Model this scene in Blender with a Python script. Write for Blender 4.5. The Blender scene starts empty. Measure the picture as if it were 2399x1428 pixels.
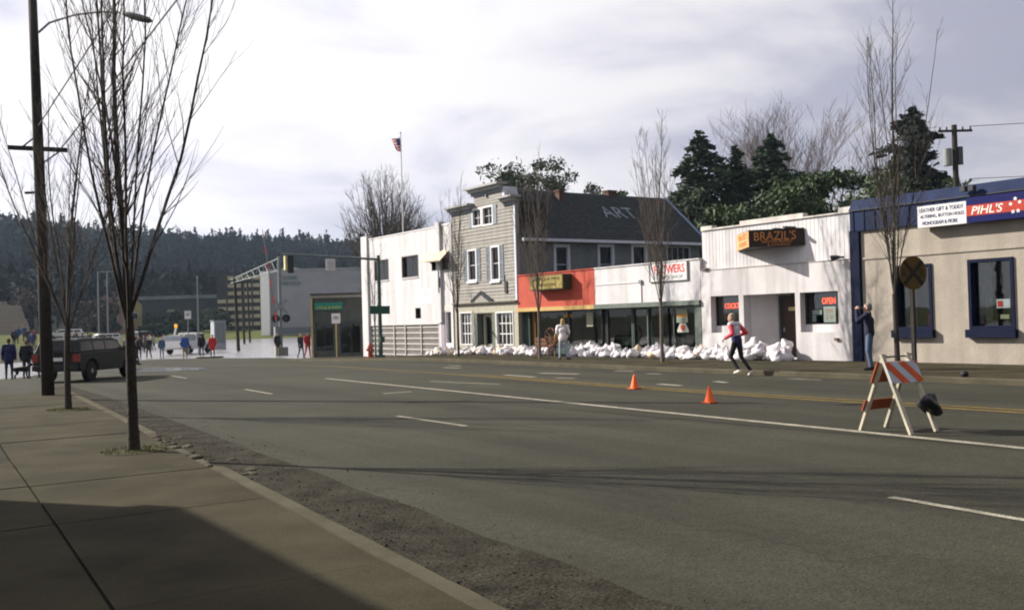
import bpy, bmesh, math, random
import numpy as np
from mathutils import Vector, Matrix, noise
random.seed(7); np.random.seed(7)
scene = bpy.context.scene
COL = scene.collection
R = math.radians
# ---------------------------------------------------------------- camera, sky, sun, exposure
# axes: X = across the street (towards the shop fronts), Y = along the street (towards the flood), Z = up
yaw, pit, rol = R(34), R(.87), R(1.6)
r0 = Vector((math.cos(yaw), -math.sin(yaw), 0)); f0 = Vector((math.sin(yaw), math.cos(yaw), 0)); zz = Vector((0, 0, 1))
fw = math.cos(pit)*f0 + math.sin(pit)*zz; up0 = -math.sin(pit)*f0 + math.cos(pit)*zz
rt = math.cos(rol)*r0 - math.sin(rol)*up0; up = math.sin(rol)*r0 + math.cos(rol)*up0
cam = bpy.data.cameras.new('camera'); cam.sensor_width = 36; cam.lens = 36*2300/2399
cam.clip_start = .1; cam.clip_end = 9000
camo = bpy.data.objects.new('camera', cam); COL.objects.link(camo)
camo.matrix_world = Matrix(((rt.x, up.x, -fw.x, 0), (rt.y, up.y, -fw.y, 0), (rt.z, up.z, -fw.z, 1.73), (0, 0, 0, 1)))
scene.camera = camo
SUN_EL = R(30); SUN_H = Vector((-.576, .817)).normalized()
SUN = Vector((SUN_H.x*math.cos(SUN_EL), SUN_H.y*math.cos(SUN_EL), math.sin(SUN_EL)))
sl = bpy.data.lights.new('sun', 'SUN'); sl.energy = 5; sl.angle = R(.6); sl.color = (1, .93, .82)
so = bpy.data.objects.new('sun', sl); COL.objects.link(so); so.location = (-40, 60, 60)
so.rotation_euler = (-SUN).to_track_quat('-Z', 'Y').to_euler()
world = bpy.data.worlds.new('World'); scene.world = world; world.use_nodes = True
def build_world():
    nt = world.node_tree; N = nt.nodes; L = nt.links; N.clear()
    out = N.new('ShaderNodeOutputWorld')
    sky = N.new('ShaderNodeTexSky'); sky.sky_type = 'NISHITA'; sky.sun_disc = False
    sky.sun_elevation = SUN_EL; sky.sun_rotation = math.atan2(SUN.x, SUN.y)
    bs = N.new('ShaderNodeBackground'); bs.inputs[1].default_value = .06; L.new(sky.outputs[0], bs.inputs[0])
    tc = N.new('ShaderNodeTexCoord')
    mp = N.new('ShaderNodeMapping'); mp.inputs['Scale'].default_value = (1, 1, 3.4); mp.inputs['Rotation'].default_value = (0, R(4), R(20))
    L.new(tc.outputs['Generated'], mp.inputs[0])
    n1 = N.new('ShaderNodeTexNoise'); n1.inputs['Scale'].default_value = 2.3; n1.inputs['Detail'].default_value = 6; n1.inputs['Roughness'].default_value = .52
    n1.inputs['Distortion'].default_value = .5
    L.new(mp.outputs[0], n1.inputs['Vector'])
    # glow of the thin cloud towards the sun
    dot = N.new('ShaderNodeVectorMath'); dot.operation = 'DOT_PRODUCT'; dot.inputs[1].default_value = SUN
    L.new(tc.outputs['Generated'], dot.inputs[0])
    mr = N.new('ShaderNodeMapRange'); mr.inputs[1].default_value = -.8; mr.inputs[2].default_value = .6; mr.inputs[3].default_value = .12; mr.inputs[4].default_value = 1.12
    L.new(dot.outputs['Value'], mr.inputs[0])
    cr = N.new('ShaderNodeValToRGB'); e = cr.color_ramp.elements
    e[0].position = .36; e[0].color = (.63, .615, .745, 1); e[1].position = .55; e[1].color = (1.0, .975, 1.0, 1)
    m = e.new(.46); m.color = (.865, .845, .93, 1)
    L.new(n1.outputs[0], cr.inputs[0])
    mul = N.new('ShaderNodeMix'); mul.data_type = 'RGBA'; mul.blend_type = 'MULTIPLY'; mul.inputs[0].default_value = 1
    L.new(cr.outputs[0], mul.inputs[6]); L.new(mr.outputs[0], mul.inputs[7])
    bc = N.new('ShaderNodeBackground'); bc.inputs[1].default_value = .52; L.new(mul.outputs[2], bc.inputs[0])
    mm = N.new('ShaderNodeMapRange'); mm.inputs[1].default_value = .3; mm.inputs[2].default_value = .5; mm.inputs[3].default_value = .82; mm.inputs[4].default_value = 1
    L.new(n1.outputs[0], mm.inputs[0])
    mx = N.new('ShaderNodeMixShader'); L.new(mm.outputs[0], mx.inputs[0]); L.new(bs.outputs[0], mx.inputs[1]); L.new(bc.outputs[0], mx.inputs[2])
    L.new(mx.outputs[0], out.inputs[0])
build_world()
scene.cycles.filter_width = 2.0            # soft snapshot lens
vs = scene.view_settings
scene.display_settings.display_device = 'sRGB'
vs.view_transform = 'Standard'; vs.look = 'None'; vs.exposure = .95; vs.gamma = 1; vs.use_curve_mapping = False

# ---------------------------------------------------------------- helpers
def tag(o, label=None, cat=None, group=None, kind=None):
    if label: o['label'] = label
    if cat: o['category'] = cat
    if group: o['group'] = group
    if kind: o['kind'] = kind
    return o
def empty(name, loc, label, cat, group=None, rz=0):
    o = bpy.data.objects.new(name, None); COL.objects.link(o); o.location = loc; o.rotation_euler = (0, 0, rz)
    o.empty_display_size = .3
    return tag(o, label, cat, group)
_m = {}
def M(name, col, rough=.8, var=.12, sc=5, bump=0, bsc=40, metal=0, streak=0, emit=0, spec=.28, world_co=False, speck=0):
    if name in _m: return _m[name]
    m = bpy.data.materials.new(name); _m[name] = m; m.use_nodes = True
    nt = m.node_tree; N = nt.nodes; L = nt.links; b = N['Principled BSDF']
    b.inputs['Roughness'].default_value = rough; b.inputs['Metallic'].default_value = metal
    b.inputs['Specular IOR Level'].default_value = spec
    tc = N.new('ShaderNodeTexCoord'); src = tc.outputs['Object']
    if world_co:
        g = N.new('ShaderNodeNewGeometry'); src = g.outputs['Position']
    n = N.new('ShaderNodeTexNoise'); n.inputs['Scale'].default_value = sc; n.inputs['Detail'].default_value = 5; n.inputs['Roughness'].default_value = .6
    L.new(src, n.inputs['Vector'])
    mr = N.new('ShaderNodeMapRange'); mr.inputs[1].default_value = .3; mr.inputs[2].default_value = .7; mr.inputs[3].default_value = 1-var; mr.inputs[4].default_value = 1+var
    L.new(n.outputs[0], mr.inputs[0]); val = mr.outputs[0]
    def mult(a, bsock):
        k = N.new('ShaderNodeMath'); k.operation = 'MULTIPLY'; L.new(a, k.inputs[0]); L.new(bsock, k.inputs[1]); return k.outputs[0]
    if streak:
        mp = N.new('ShaderNodeMapping'); mp.inputs['Scale'].default_value = (1.5, 1.5, .13); L.new(src, mp.inputs[0])
        n2 = N.new('ShaderNodeTexNoise'); n2.inputs['Scale'].default_value = 1.3; n2.inputs['Detail'].default_value = 5; L.new(mp.outputs[0], n2.inputs['Vector'])
        m2 = N.new('ShaderNodeMapRange'); m2.inputs[1].default_value = .35; m2.inputs[2].default_value = .6; m2.inputs[3].default_value = 1-streak; m2.inputs[4].default_value = 1
        L.new(n2.outputs[0], m2.inputs[0]); val = mult(val, m2.outputs[0])
    if speck:
        n3 = N.new('ShaderNodeTexNoise'); n3.inputs['Scale'].default_value = 55; n3.inputs['Detail'].default_value = 3; L.new(src, n3.inputs['Vector'])
        m3 = N.new('ShaderNodeMapRange'); m3.inputs[1].default_value = .35; m3.inputs[2].default_value = .65; m3.inputs[3].default_value = 1-speck; m3.inputs[4].default_value = 1+speck
        L.new(n3.outputs[0], m3.inputs[0]); val = mult(val, m3.outputs[0])
    mx = N.new('ShaderNodeMix'); mx.data_type = 'RGBA'; mx.blend_type = 'MULTIPLY'; mx.inputs[0].default_value = 1
    mx.inputs[6].default_value = (*col, 1); L.new(val, mx.inputs[7]); L.new(mx.outputs[2], b.inputs['Base Color'])
    if emit:
        b.inputs['Emission Color'].default_value = (*col, 1); b.inputs['Emission Strength'].default_value = emit
    if bump:
        nb = N.new('ShaderNodeTexNoise'); nb.inputs['Scale'].default_value = bsc; nb.inputs['Detail'].default_value = 4; L.new(src, nb.inputs['Vector'])
        bp = N.new('ShaderNodeBump'); bp.inputs['Strength'].default_value = bump; bp.inputs['Distance'].default_value = .02
        L.new(nb.outputs[0], bp.inputs['Height']); L.new(bp.outputs[0], b.inputs['Normal'])
    return m
def glass_mat(name, tint=(.78, .82, .82), refl=1.0, rough=.02):
    if name in _m: return _m[name]
    m = bpy.data.materials.new(name); _m[name] = m; m.use_nodes = True
    nt = m.node_tree; N = nt.nodes; L = nt.links; N.clear()
    o = N.new('ShaderNodeOutputMaterial'); t = N.new('ShaderNodeBsdfTransparent'); t.inputs[0].default_value = (*tint, 1)
    g = N.new('ShaderNodeBsdfGlossy'); g.inputs['Roughness'].default_value = rough; g.inputs[0].default_value = (refl, refl, refl, 1)
    lw = N.new('ShaderNodeLayerWeight'); lw.inputs[0].default_value = .5
    pw = N.new('ShaderNodeMath'); pw.operation = 'POWER'; pw.inputs[1].default_value = 5; L.new(lw.outputs['Facing'], pw.inputs[0])
    fr = N.new('ShaderNodeMapRange'); fr.inputs[3].default_value = .05; fr.inputs[4].default_value = 1; L.new(pw.outputs[0], fr.inputs[0])
    tc = N.new('ShaderNodeTexCoord'); nz = N.new('ShaderNodeTexNoise'); nz.inputs['Scale'].default_value = 1.5; L.new(tc.outputs['Object'], nz.inputs[0])
    bp = N.new('ShaderNodeBump'); bp.inputs['Strength'].default_value = .04; bp.inputs['Distance'].default_value = .05; L.new(nz.outputs[0], bp.inputs['Height'])
    L.new(bp.outputs[0], g.inputs['Normal'])
    mx = N.new('ShaderNodeMixShader'); L.new(fr.outputs[0], mx.inputs[0]); L.new(t.outputs[0], mx.inputs[1]); L.new(g.outputs[0], mx.inputs[2]); L.new(mx.outputs[0], o.inputs[0])
    return m
class MB:
    def __init__(s): s.v = []; s.f = []; s.m = []
    def add(s, vs, fs, mi=0):
        k = len(s.v); s.v += [tuple(v) for v in vs]; s.f += [tuple(i+k for i in f) for f in fs]; s.m += [mi]*len(fs); return s
    def box(s, x0, x1, y0, y1, z0, z1, mi=0):
        x0, x1 = sorted((x0, x1)); y0, y1 = sorted((y0, y1)); z0, z1 = sorted((z0, z1))
        return s.add([(x0,y0,z0),(x1,y0,z0),(x1,y1,z0),(x0,y1,z0),(x0,y0,z1),(x1,y0,z1),(x1,y1,z1),(x0,y1,z1)],
              [(0,3,2,1),(4,5,6,7),(0,1,5,4),(1,2,6,5),(2,3,7,6),(3,0,4,7)], mi)
    def bar(s, a, b, w, d, ref=(0,0,1), mi=0):
        a = Vector(a); b = Vector(b); ax = (b-a).normalized(); rf = Vector(ref)
        if abs(ax.dot(rf)) > .95: rf = Vector((1, 0, 0))
        e1 = ax.cross(rf).normalized()*w/2; e2 = e1.cross(ax).normalized()*d/2
        vs = [p+i*e1+j*e2 for p in (a, b) for i, j in ((-1,-1),(1,-1),(1,1),(-1,1))]
        return s.add(vs, [(3,2,1,0),(4,5,6,7),(0,1,5,4),(1,2,6,5),(2,3,7,6),(3,0,4,7)], mi)
    def tube(s, pts, rads, n=6, cap=True, mi=0):
        pts = [Vector(p) for p in pts]; k0 = len(s.v); prev = None
        if not hasattr(rads, '__len__'): rads = [rads]*len(pts)
        for i, p in enumerate(pts):
            d = (pts[min(i+1, len(pts)-1)]-pts[max(i-1, 0)])
            d = d.normalized() if d.length > 1e-9 else Vector((0, 0, 1))
            if prev is None: e1 = d.orthogonal().normalized()
            else:
                e1 = prev-d*prev.dot(d); e1 = e1.normalized() if e1.length > 1e-6 else d.orthogonal().normalized()
            prev = e1; e2 = d.cross(e1)
            for j in range(n):
                a = 2*math.pi*j/n; q = p+(e1*math.cos(a)+e2*math.sin(a))*rads[i]; s.v.append((q.x, q.y, q.z))
        for i in range(len(pts)-1):
            for j in range(n):
                a = k0+i*n+j; b = k0+i*n+(j+1) % n; s.f.append((a, b, b+n, a+n)); s.m.append(mi)
        if cap and n > 2:
            s.f.append(tuple(k0+j for j in reversed(range(n)))); s.m.append(mi)
            e = k0+(len(pts)-1)*n; s.f.append(tuple(e+j for j in range(n))); s.m.append(mi)
        return s
    def prism(s, poly, fn, d0, d1, mi=0):
        n = len(poly); vs = [fn(a, b, d0) for a, b in poly]+[fn(a, b, d1) for a, b in poly]
        return s.add(vs, [tuple(range(n)), tuple(reversed(range(n, 2*n)))]+[(i, i+n, (i+1) % n+n, (i+1) % n) for i in range(n)], mi)
    def lathe(s, prof, n, fn=lambda x, y, z: (x, y, z), mi=0):
        k = len(s.v)
        for r, z in prof:
            for j in range(n):
                a = 2*math.pi*j/n; s.v.append(tuple(fn(r*math.cos(a), r*math.sin(a), z)))
        for i in range(len(prof)-1):
            for j in range(n):
                a = k+i*n+j; b = k+i*n+(j+1) % n; s.f.append((a, b, b+n, a+n)); s.m.append(mi)
        s.f.append(tuple(k+j for j in reversed(range(n)))); s.m.append(mi)
        e = k+(len(prof)-1)*n; s.f.append(tuple(e+j for j in range(n))); s.m.append(mi)
        return s
    def ell(s, c, rx, ry, rz, n=12, m=8, mi=0, jit=0):
        c = Vector(c); pr = [(math.sin(math.pi*(i+.02)/(m+.04)), -math.cos(math.pi*(i+.02)/(m+.04))) for i in range(m+1)]
        return s.lathe(pr, n, lambda x, y, z: (c.x+x*rx, c.y+y*ry, c.z+z*rz), mi)
    def boxf(s, fn, a0, a1, b0, b1, d0, d1, mi=0):
        vs = [fn(a, b, d) for d in (d0, d1) for a, b in ((a0, b0), (a1, b0), (a1, b1), (a0, b1))]
        return s.add(vs, [(0,1,2,3),(7,6,5,4),(0,4,5,1),(1,5,6,2),(2,6,7,3),(3,7,4,0)], mi)
    def mesh(s, name, off=(0,0,0), fix=True, smooth=False, bevel=0):
        me = bpy.data.meshes.new(name)
        v = [(a-off[0], b-off[1], c-off[2]) for a, b, c in s.v]
        me.from_pydata(v, [], s.f); me.polygons.foreach_set('material_index', s.m)
        if fix or bevel:
            bm = bmesh.new(); bm.from_mesh(me)
            bmesh.ops.recalc_face_normals(bm, faces=bm.faces)
            if bevel: bmesh.ops.bevel(bm, geom=[e for e in bm.edges if e.calc_face_angle(0) > .6], offset=bevel, segments=2, profile=.5, affect='EDGES', clamp_overlap=True)
            bm.to_mesh(me); bm.free()
        if smooth: me.polygons.foreach_set('use_smooth', [True]*len(me.polygons))
        me.update(); return me
    def build(s, name, mats, parent=None, world=True, fix=True, smooth=False, bevel=0):
        off = tuple(parent_loc(parent)) if (parent and world) else (0, 0, 0)
        me = s.mesh(name, off, fix, smooth, bevel)
        for m in (mats if isinstance(mats, (list, tuple)) else [mats]): me.materials.append(m)
        o = bpy.data.objects.new(name, me); COL.objects.link(o)
        if parent: o.parent = parent
        return o
def parent_loc(p):
    l = Vector((0, 0, 0))
    while p: l = l+p.location; p = p.parent
    return l
def copy_tree(o, parent=None):
    c = o.copy(); COL.objects.link(c); c.parent = parent
    for ch in list(o.children): copy_tree(ch, c)
    return c
def text(body, w, h, mat, parent, o, xd=(0,-1,0), yd=(0,0,1), ex=.006, name='lettering', shear=0, offset=0, space=1):
    cu = bpy.data.curves.new('t', 'FONT'); cu.body = body; cu.align_x = 'CENTER'; cu.align_y = 'CENTER'; cu.size = 1; cu.extrude = .01
    cu.shear = shear; cu.resolution_u = 3; cu.offset = offset; cu.space_character = space
    ob = bpy.data.objects.new('t', cu); me0 = ob.to_mesh()
    P = [v.co.copy() for v in me0.vertices]; F = [tuple(p.vertices) for p in me0.polygons]
    ob.to_mesh_clear(); bpy.data.objects.remove(ob); bpy.data.curves.remove(cu)
    x0 = min(p.x for p in P); x1 = max(p.x for p in P); y0 = min(p.y for p in P); y1 = max(p.y for p in P)
    X = Vector(xd); Y = Vector(yd); Z = X.cross(Y); O = Vector(o); mb = MB()
    mb.add([O+X*((p.x-(x0+x1)/2)/(x1-x0)*w)+Y*((p.y-(y0+y1)/2)/(y1-y0)*h)+Z*(p.z/.01*ex/2) for p in P], F)
    return mb.build(name, mat, parent, fix=False)
# ------------------------------------------------ ground height
def lin(x, xs, ys): return float(np.interp(x, xs, ys))
def s_edge(t): return lin(t, [-60,0,6,7,11.8,18,22,23.7,25.4,26.8,30,80], [48,51,53.4,54,63.9,75.5,72.2,67.7,61.3,56.5,56,56])
def s_far(t): return lin(t, [-60,5,15,25,40,52,70,100,160], [70,76,86,120,158,178,172,158,146])
WATER = -.42
def g(s):
    x = min(max((s-37)/20, 0), 1); return -.36*x*x*(3-2*x)
def H(t, s):
    se = s_edge(t); sf = s_far(t)
    if s < se:
        z = g(s); k = (s-(se-8))/8
        if k > 0: z = z*(1-k)+(WATER)*k
        return z
    z = WATER-.05*(s-se); z2 = WATER-.06*(sf-s)
    if s > sf: z2 = min(WATER+.05*(s-sf), 1.5+.002*(s-sf))
    return max(z, z2, -2.2)
def kL(s): return lin(s, [-10,4.5,7.4,11,13.7,17.7,28.7,34], [2.85,3.0,3.25,3.55,3.75,4.1,4.95,5.2])
def kR(s): return lin(s, [0,12,22,34,46,56], [21.0,20.95,20.9,21.2,21.5,21.6])
def sheet(name, mat, tl, sl, dz, fn=None, keep=None):
    vs = []; nt = len(tl)
    for s in sl:
        for t in tl:
            T = fn(t, s) if fn else t
            vs.append((T, s, H(T, s)+dz))
    fs = [(j*nt+i, j*nt+i+1, (j+1)*nt+i+1, (j+1)*nt+i) for j in range(len(sl)-1) for i in range(nt-1) if keep is None or keep(tl[i], sl[j])]
    m = MB(); m.add(vs, fs); o = m.build(name, mat, fix=False, smooth=True); tag(o, kind='structure'); return o
# ------------------------------------------------ shared materials
WHITE = M('white_paint', (.53, .515, .53), .7, .07, 2, streak=.2, bump=.15, bsc=60)
WHITE2 = M('white_trim', (.6, .59, .6), .6, .05, 4)
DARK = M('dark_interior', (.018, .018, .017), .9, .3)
GLASS = glass_mat('shop_glass'); GLASSD = glass_mat('dark_glass', (.32, .36, .36))
METAL = M('galvanised_metal', (.2, .22, .23), .45, .15, 8, metal=.6)
DKMETAL = M('dark_metal', (.03, .032, .035), .5, .2)
BARK = M('bark', (.042, .035, .03), .95, .4, 14, bump=.6, bsc=30)
BARKL = M('pale_bark', (.12, .10, .085), .95, .35, 14, bump=.5, bsc=30)
WOOD = M('weathered_wood', (.035, .03, .026), .95, .35, 6, bump=.4, bsc=25, streak=.3)
RED = M('red_paint', (.62, .05, .03), .6, .15)
# ================================================================ GROUND, ROAD, WATER
def asphalt():
    m = bpy.data.materials.new('asphalt'); m.use_nodes = True; nt = m.node_tree; N = nt.nodes; L = nt.links; b = N['Principled BSDF']
    gp = N.new('ShaderNodeNewGeometry'); P = gp.outputs['Position']
    def nz(sc, det=4, vec=None, ro=.6):
        n = N.new('ShaderNodeTexNoise'); n.inputs['Scale'].default_value = sc; n.inputs['Detail'].default_value = det; n.inputs['Roughness'].default_value = ro; L.new(vec or P, n.inputs['Vector']); return n.outputs[0]
    def mr(s, a, b_, c, d):
        k = N.new('ShaderNodeMapRange'); k.inputs[1].default_value = a; k.inputs[2].default_value = b_; k.inputs[3].default_value = c; k.inputs[4].default_value = d; L.new(s, k.inputs[0]); return k.outputs[0]
    def mul(a, c):
        k = N.new('ShaderNodeMath'); k.operation = 'MULTIPLY'; L.new(a, k.inputs[0]); L.new(c, k.inputs[1]); return k.outputs[0]
    mp = N.new('ShaderNodeMapping'); mp.inputs['Scale'].default_value = (1, .07, 1); L.new(P, mp.inputs[0])
    v = mul(mr(nz(.35), .3, .7, .82, 1.16), mr(nz(.75, 3, mp.outputs[0]), .35, .65, .74, 1.14))
    v = mul(v, mr(nz(38, 2), .3, .7, .62, 1.4)); v = mul(v, mr(nz(9, 3), .35, .65, .88, 1.12))
    vo = N.new('ShaderNodeTexVoronoi'); vo.feature = 'DISTANCE_TO_EDGE'; vo.inputs['Scale'].default_value = .16
    wp = N.new('ShaderNodeVectorMath'); wp.operation = 'ADD'
    nw = N.new('ShaderNodeTexNoise'); nw.inputs['Scale'].default_value = .9; nw.inputs['Detail'].default_value = 4; L.new(P, nw.inputs['Vector'])
    sc = N.new('ShaderNodeVectorMath'); sc.operation = 'SCALE'; sc.inputs['Scale'].default_value = 1.6; L.new(nw.outputs['Color'], sc.inputs[0])
    L.new(P, wp.inputs[0]); L.new(sc.outputs[0], wp.inputs[1]); L.new(wp.outputs[0], vo.inputs['Vector'])
    v = mul(v, mr(vo.outputs['Distance'], .0, .004, .75, 1))
    mx = N.new('ShaderNodeMix'); mx.data_type = 'RGBA'; mx.blend_type = 'MULTIPLY'; mx.inputs[0].default_value = 1; mx.inputs[6].default_value = (.036, .0352, .0258, 1)
    L.new(v, mx.inputs[7]); L.new(mx.outputs[2], b.inputs['Base Color']); b.inputs['Roughness'].default_value = .92; b.inputs['Specular IOR Level'].default_value = .12
    bp = N.new('ShaderNodeBump'); bp.inputs['Strength'].default_value = .35; bp.inputs['Distance'].default_value = .02; L.new(nz(60, 2), bp.inputs['Height']); L.new(bp.outputs[0], b.inputs['Normal'])
    return m
ASPH = asphalt()
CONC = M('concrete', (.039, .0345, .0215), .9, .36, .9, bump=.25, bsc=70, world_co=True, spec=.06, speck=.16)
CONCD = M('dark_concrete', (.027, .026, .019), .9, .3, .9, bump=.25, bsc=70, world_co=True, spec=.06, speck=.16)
KERB = M('kerb_concrete', (.07, .063, .044), .9, .25, 1.5, bump=.3, bsc=50, world_co=True, spec=.06)
GRASS = M('grass_green', (.07, .08, .02), .95, .35, .6, world_co=True, spec=.06)
SOIL = M('soil', (.06, .055, .035), .95, .4, 3, world_co=True, spec=.06)
YEL = M('yellow_line_paint', (.20, .135, .035), .8, .35, 3, world_co=True, spec=.06, speck=.4)
WHL = M('white_line_paint', (.24, .225, .18), .8, .3, 3, world_co=True, spec=.06, speck=.4)
tl = sorted(set(list(np.arange(-60, 90.1, 3))+[-1200,-600,-300,-180,-120,-90,120,150,200,300,600,1200]))
sl = sorted(set(list(np.arange(-30, 200.1, 4))+[-1200,-600,-200,-90,240,300,420,600,900,1300]))
sheet('ground', GRASS, tl, sl, -.035)
tl = sorted(set(list(np.arange(-60, 24.1, 2))+[26,28,31,35,40,50,60])); sl = list(np.arange(-30, 100.1, 2))
sheet('road', ASPH, tl, sl, 0, keep=lambda t, s: t < 26 or s > 55.5)
# flood water
def water_mat():
    m = bpy.data.materials.new('flood_water'); m.use_nodes = True; nt = m.node_tree; N = nt.nodes; L = nt.links; b = N['Principled BSDF']
    b.inputs['Base Color'].default_value = (.24, .235, .245, 1); b.inputs['Roughness'].default_value = .2; b.inputs['IOR'].default_value = 1.33
    b.inputs['Specular IOR Level'].default_value = .8
    gp = N.new('ShaderNodeNewGeometry'); mp = N.new('ShaderNodeMapping'); mp.inputs['Scale'].default_value = (1, .5, 1); L.new(gp.outputs['Position'], mp.inputs[0])
    n = N.new('ShaderNodeTexNoise'); n.inputs['Scale'].default_value = 1.6; n.inputs['Detail'].default_value = 3; L.new(mp.outputs[0], n.inputs['Vector'])
    bp = N.new('ShaderNodeBump'); bp.inputs['Strength'].default_value = .9; bp.inputs['Distance'].default_value = .25; L.new(n.outputs[0], bp.inputs['Height']); L.new(bp.outputs[0], b.inputs['Normal'])
    return m
WAT = water_mat()
mb = MB(); mb.add([(-400, 40, WATER), (300, 40, WATER), (300, 190, WATER), (-400, 190, WATER)], [(0, 1, 2, 3)])
tag(mb.build('water', WAT, fix=False), kind='structure')
# wet puddle on the low part of the road
mb = MB(); pp = []
for i in range(40):
    a = 2*math.pi*i/40; r = 1+.28*noise.noise(Vector((math.cos(a)*1.7, math.sin(a)*1.7, 3)))
    t = 12.6+2.2*r*math.cos(a)+.8*math.sin(a); s = 50+6.0*r*math.sin(a); pp.append((t, s, H(t, s)+.012))
c = (12.6, 50, H(12.6, 50)+.012); mb.add([c]+pp, [(0, i+1, (i+1) % 40+1) for i in range(40)])
PUD = M('puddle_film', (.05, .05, .045), .16, .3, 2, spec=.6, bump=.12, bsc=14, world_co=True)
tag(mb.build('puddle', PUD, fix=False), kind='structure')
# markings
def strip(name, pts, w, mat, dz=.006):
    P = []; n = 0
    for (t0, s0), (t1, s1) in zip(pts[:-1], pts[1:]):
        k = max(1, int(math.hypot(t1-t0, s1-s0)/1.5))
        for i in range(k): P.append((t0+(t1-t0)*i/k, s0+(s1-s0)*i/k))
    P.append(pts[-1]); vs = []
    for i, (t, s) in enumerate(P):
        a = P[max(i-1, 0)]; b = P[min(i+1, len(P)-1)]; d = Vector((b[0]-a[0], b[1]-a[1])).normalized(); n_ = Vector((d.y, -d.x))*w/2
        j = random.uniform(.9, 1.05)
        for k in (-1, 1): vs.append((t+k*n_.x*j, s+k*n_.y*j, H(t, s)+dz))
    m = MB(); m.add(vs, [(2*i, 2*i+1, 2*i+3, 2*i+2) for i in range(len(P)-1)])
    return tag(m.build(name, mat, fix=False), kind='structure')
strip('yellow_centre_line', [(15.9, -10), (15.66, 8.5), (15.6, 14), (15.75, 19.5), (16.4, 28), (16.75, 42), (17.0, 52)], .11, YEL)
strip('yellow_centre_line', [(16.3, -10), (16.06, 8.5), (16.0, 14), (16.12, 19.5), (16.72, 27)], .10, YEL)
strip('white_lane_line', [(11.5, -8), (11.77, 6.4), (11.9, 9), (12.08, 13.8), (12.43, 21.8), (12.75, 29.8)], .17, WHL)
for a, b in (((7.92, 5.6), (7.7, 2.6)), ((8.42, 16.4), (8.4, 13.9)), ((9.1, 26.9), (8.95, 24.4)), ((9.9, 37.4), (9.75, 35))): strip('lane_dash', [a, b], .10, WHL)
for pts, w in (([(14.05, 25.2), (14.25, 23.6), (14.5, 22.2)], .12), ([(10.87, 21.9), (11.65, 21.9)], .18), ([(18.25, 25.6), (18.6, 24.0)], .3), ([(17.05, 23.1), (17.2, 22.4)], .2), ([(16.95, 18.6), (16.87, 17.7)], .24),
               ([(18.44, 18.1), (18.25, 17.5)], .2), ([(20.3, 24.3), (20.5, 23.6)], .25), ([(19.86, 22.3), (19.87, 21.7)], .18), ([(18.55, 32.2), (18.66, 31.2)], .25), ([(17.1, 25.9), (16.95, 24.0)], .2), ([(19.5, 33.5), (19.6, 32.7)], .2), ([(20.2, 17.2), (20.25, 16.2)], .12)):
    strip('worn_marking', pts, w, WHL, .007)
# gritty gutter on the near side
GRIT = M('gutter_grit', (.0285, .0258, .019), .95, .5, 2.2, bump=.8, bsc=28, world_co=True, spec=.06, speck=.5)
vs = []; S_ = list(np.arange(-8, 34, .7))
for s in S_:
    w = 1.15-.015*s+.10*noise.noise(Vector((s*1.4, 0, 1)))
    for k in (0, 1): vs.append((kL(s)-.02+w*k, s, .009-.003*k))
m = MB(); m.add(vs, [(2*i, 2*i+1, 2*i+3, 2*i+2) for i in range(len(S_)-1)]); tag(m.build('gutter', GRIT, fix=False), kind='structure')
m = MB(); rr = random.Random(3)
for i in range(2000):
    s = rr.uniform(1.5, 24); t = kL(s)+abs(rr.gauss(0, .5))*(1.25) + .03
    if t > kL(s)+1.5: continue
    r = rr.uniform(.004, .013) * (1.7 if rr.random() < .05 else 1); a = rr.uniform(0, 3); z = .01
    q = [(t+r*math.cos(a+k*2.09)*rr.uniform(.7, 1.3), s+r*math.sin(a+k*2.09)*rr.uniform(.7, 1.3), z) for k in range(3)]
    m.add(q+[(t, s, z+r*rr.uniform(.5, 1.1))], [(0, 1, 3), (1, 2, 3), (2, 0, 3)])
tag(m.build('gravel', M('gravel', (.034, .03, .022), .95, .5, 20, world_co=True, spec=.06), fix=False), 'loose grit and gravel washed into the near gutter', 'gravel', kind='stuff')
# mud clods round the broken kerb
m = MB()
for i in range(38):
    s = rr.uniform(9.5, 16.5); t = kL(s)+rr.gauss(.02, .22); r = rr.uniform(.03, .075)
    k = len(m.v); m.ell((t, s, .11 if t < kL(s) else .0), r*rr.uniform(1, 1.9), r*rr.uniform(1, 1.9), r*.42, 8, 5)
    for j in range(k, len(m.v)):
        v = Vector(m.v[j]); v += noise.noise_vector(v*14)*r*.35; m.v[j] = tuple(v)
tag(m.build('mud', M('mud', (.07, .062, .045), .95, .4, 9, world_co=True, spec=.06), smooth=True), 'pale mud and debris dumped along the broken near kerb', 'mud', kind='stuff')

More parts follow.
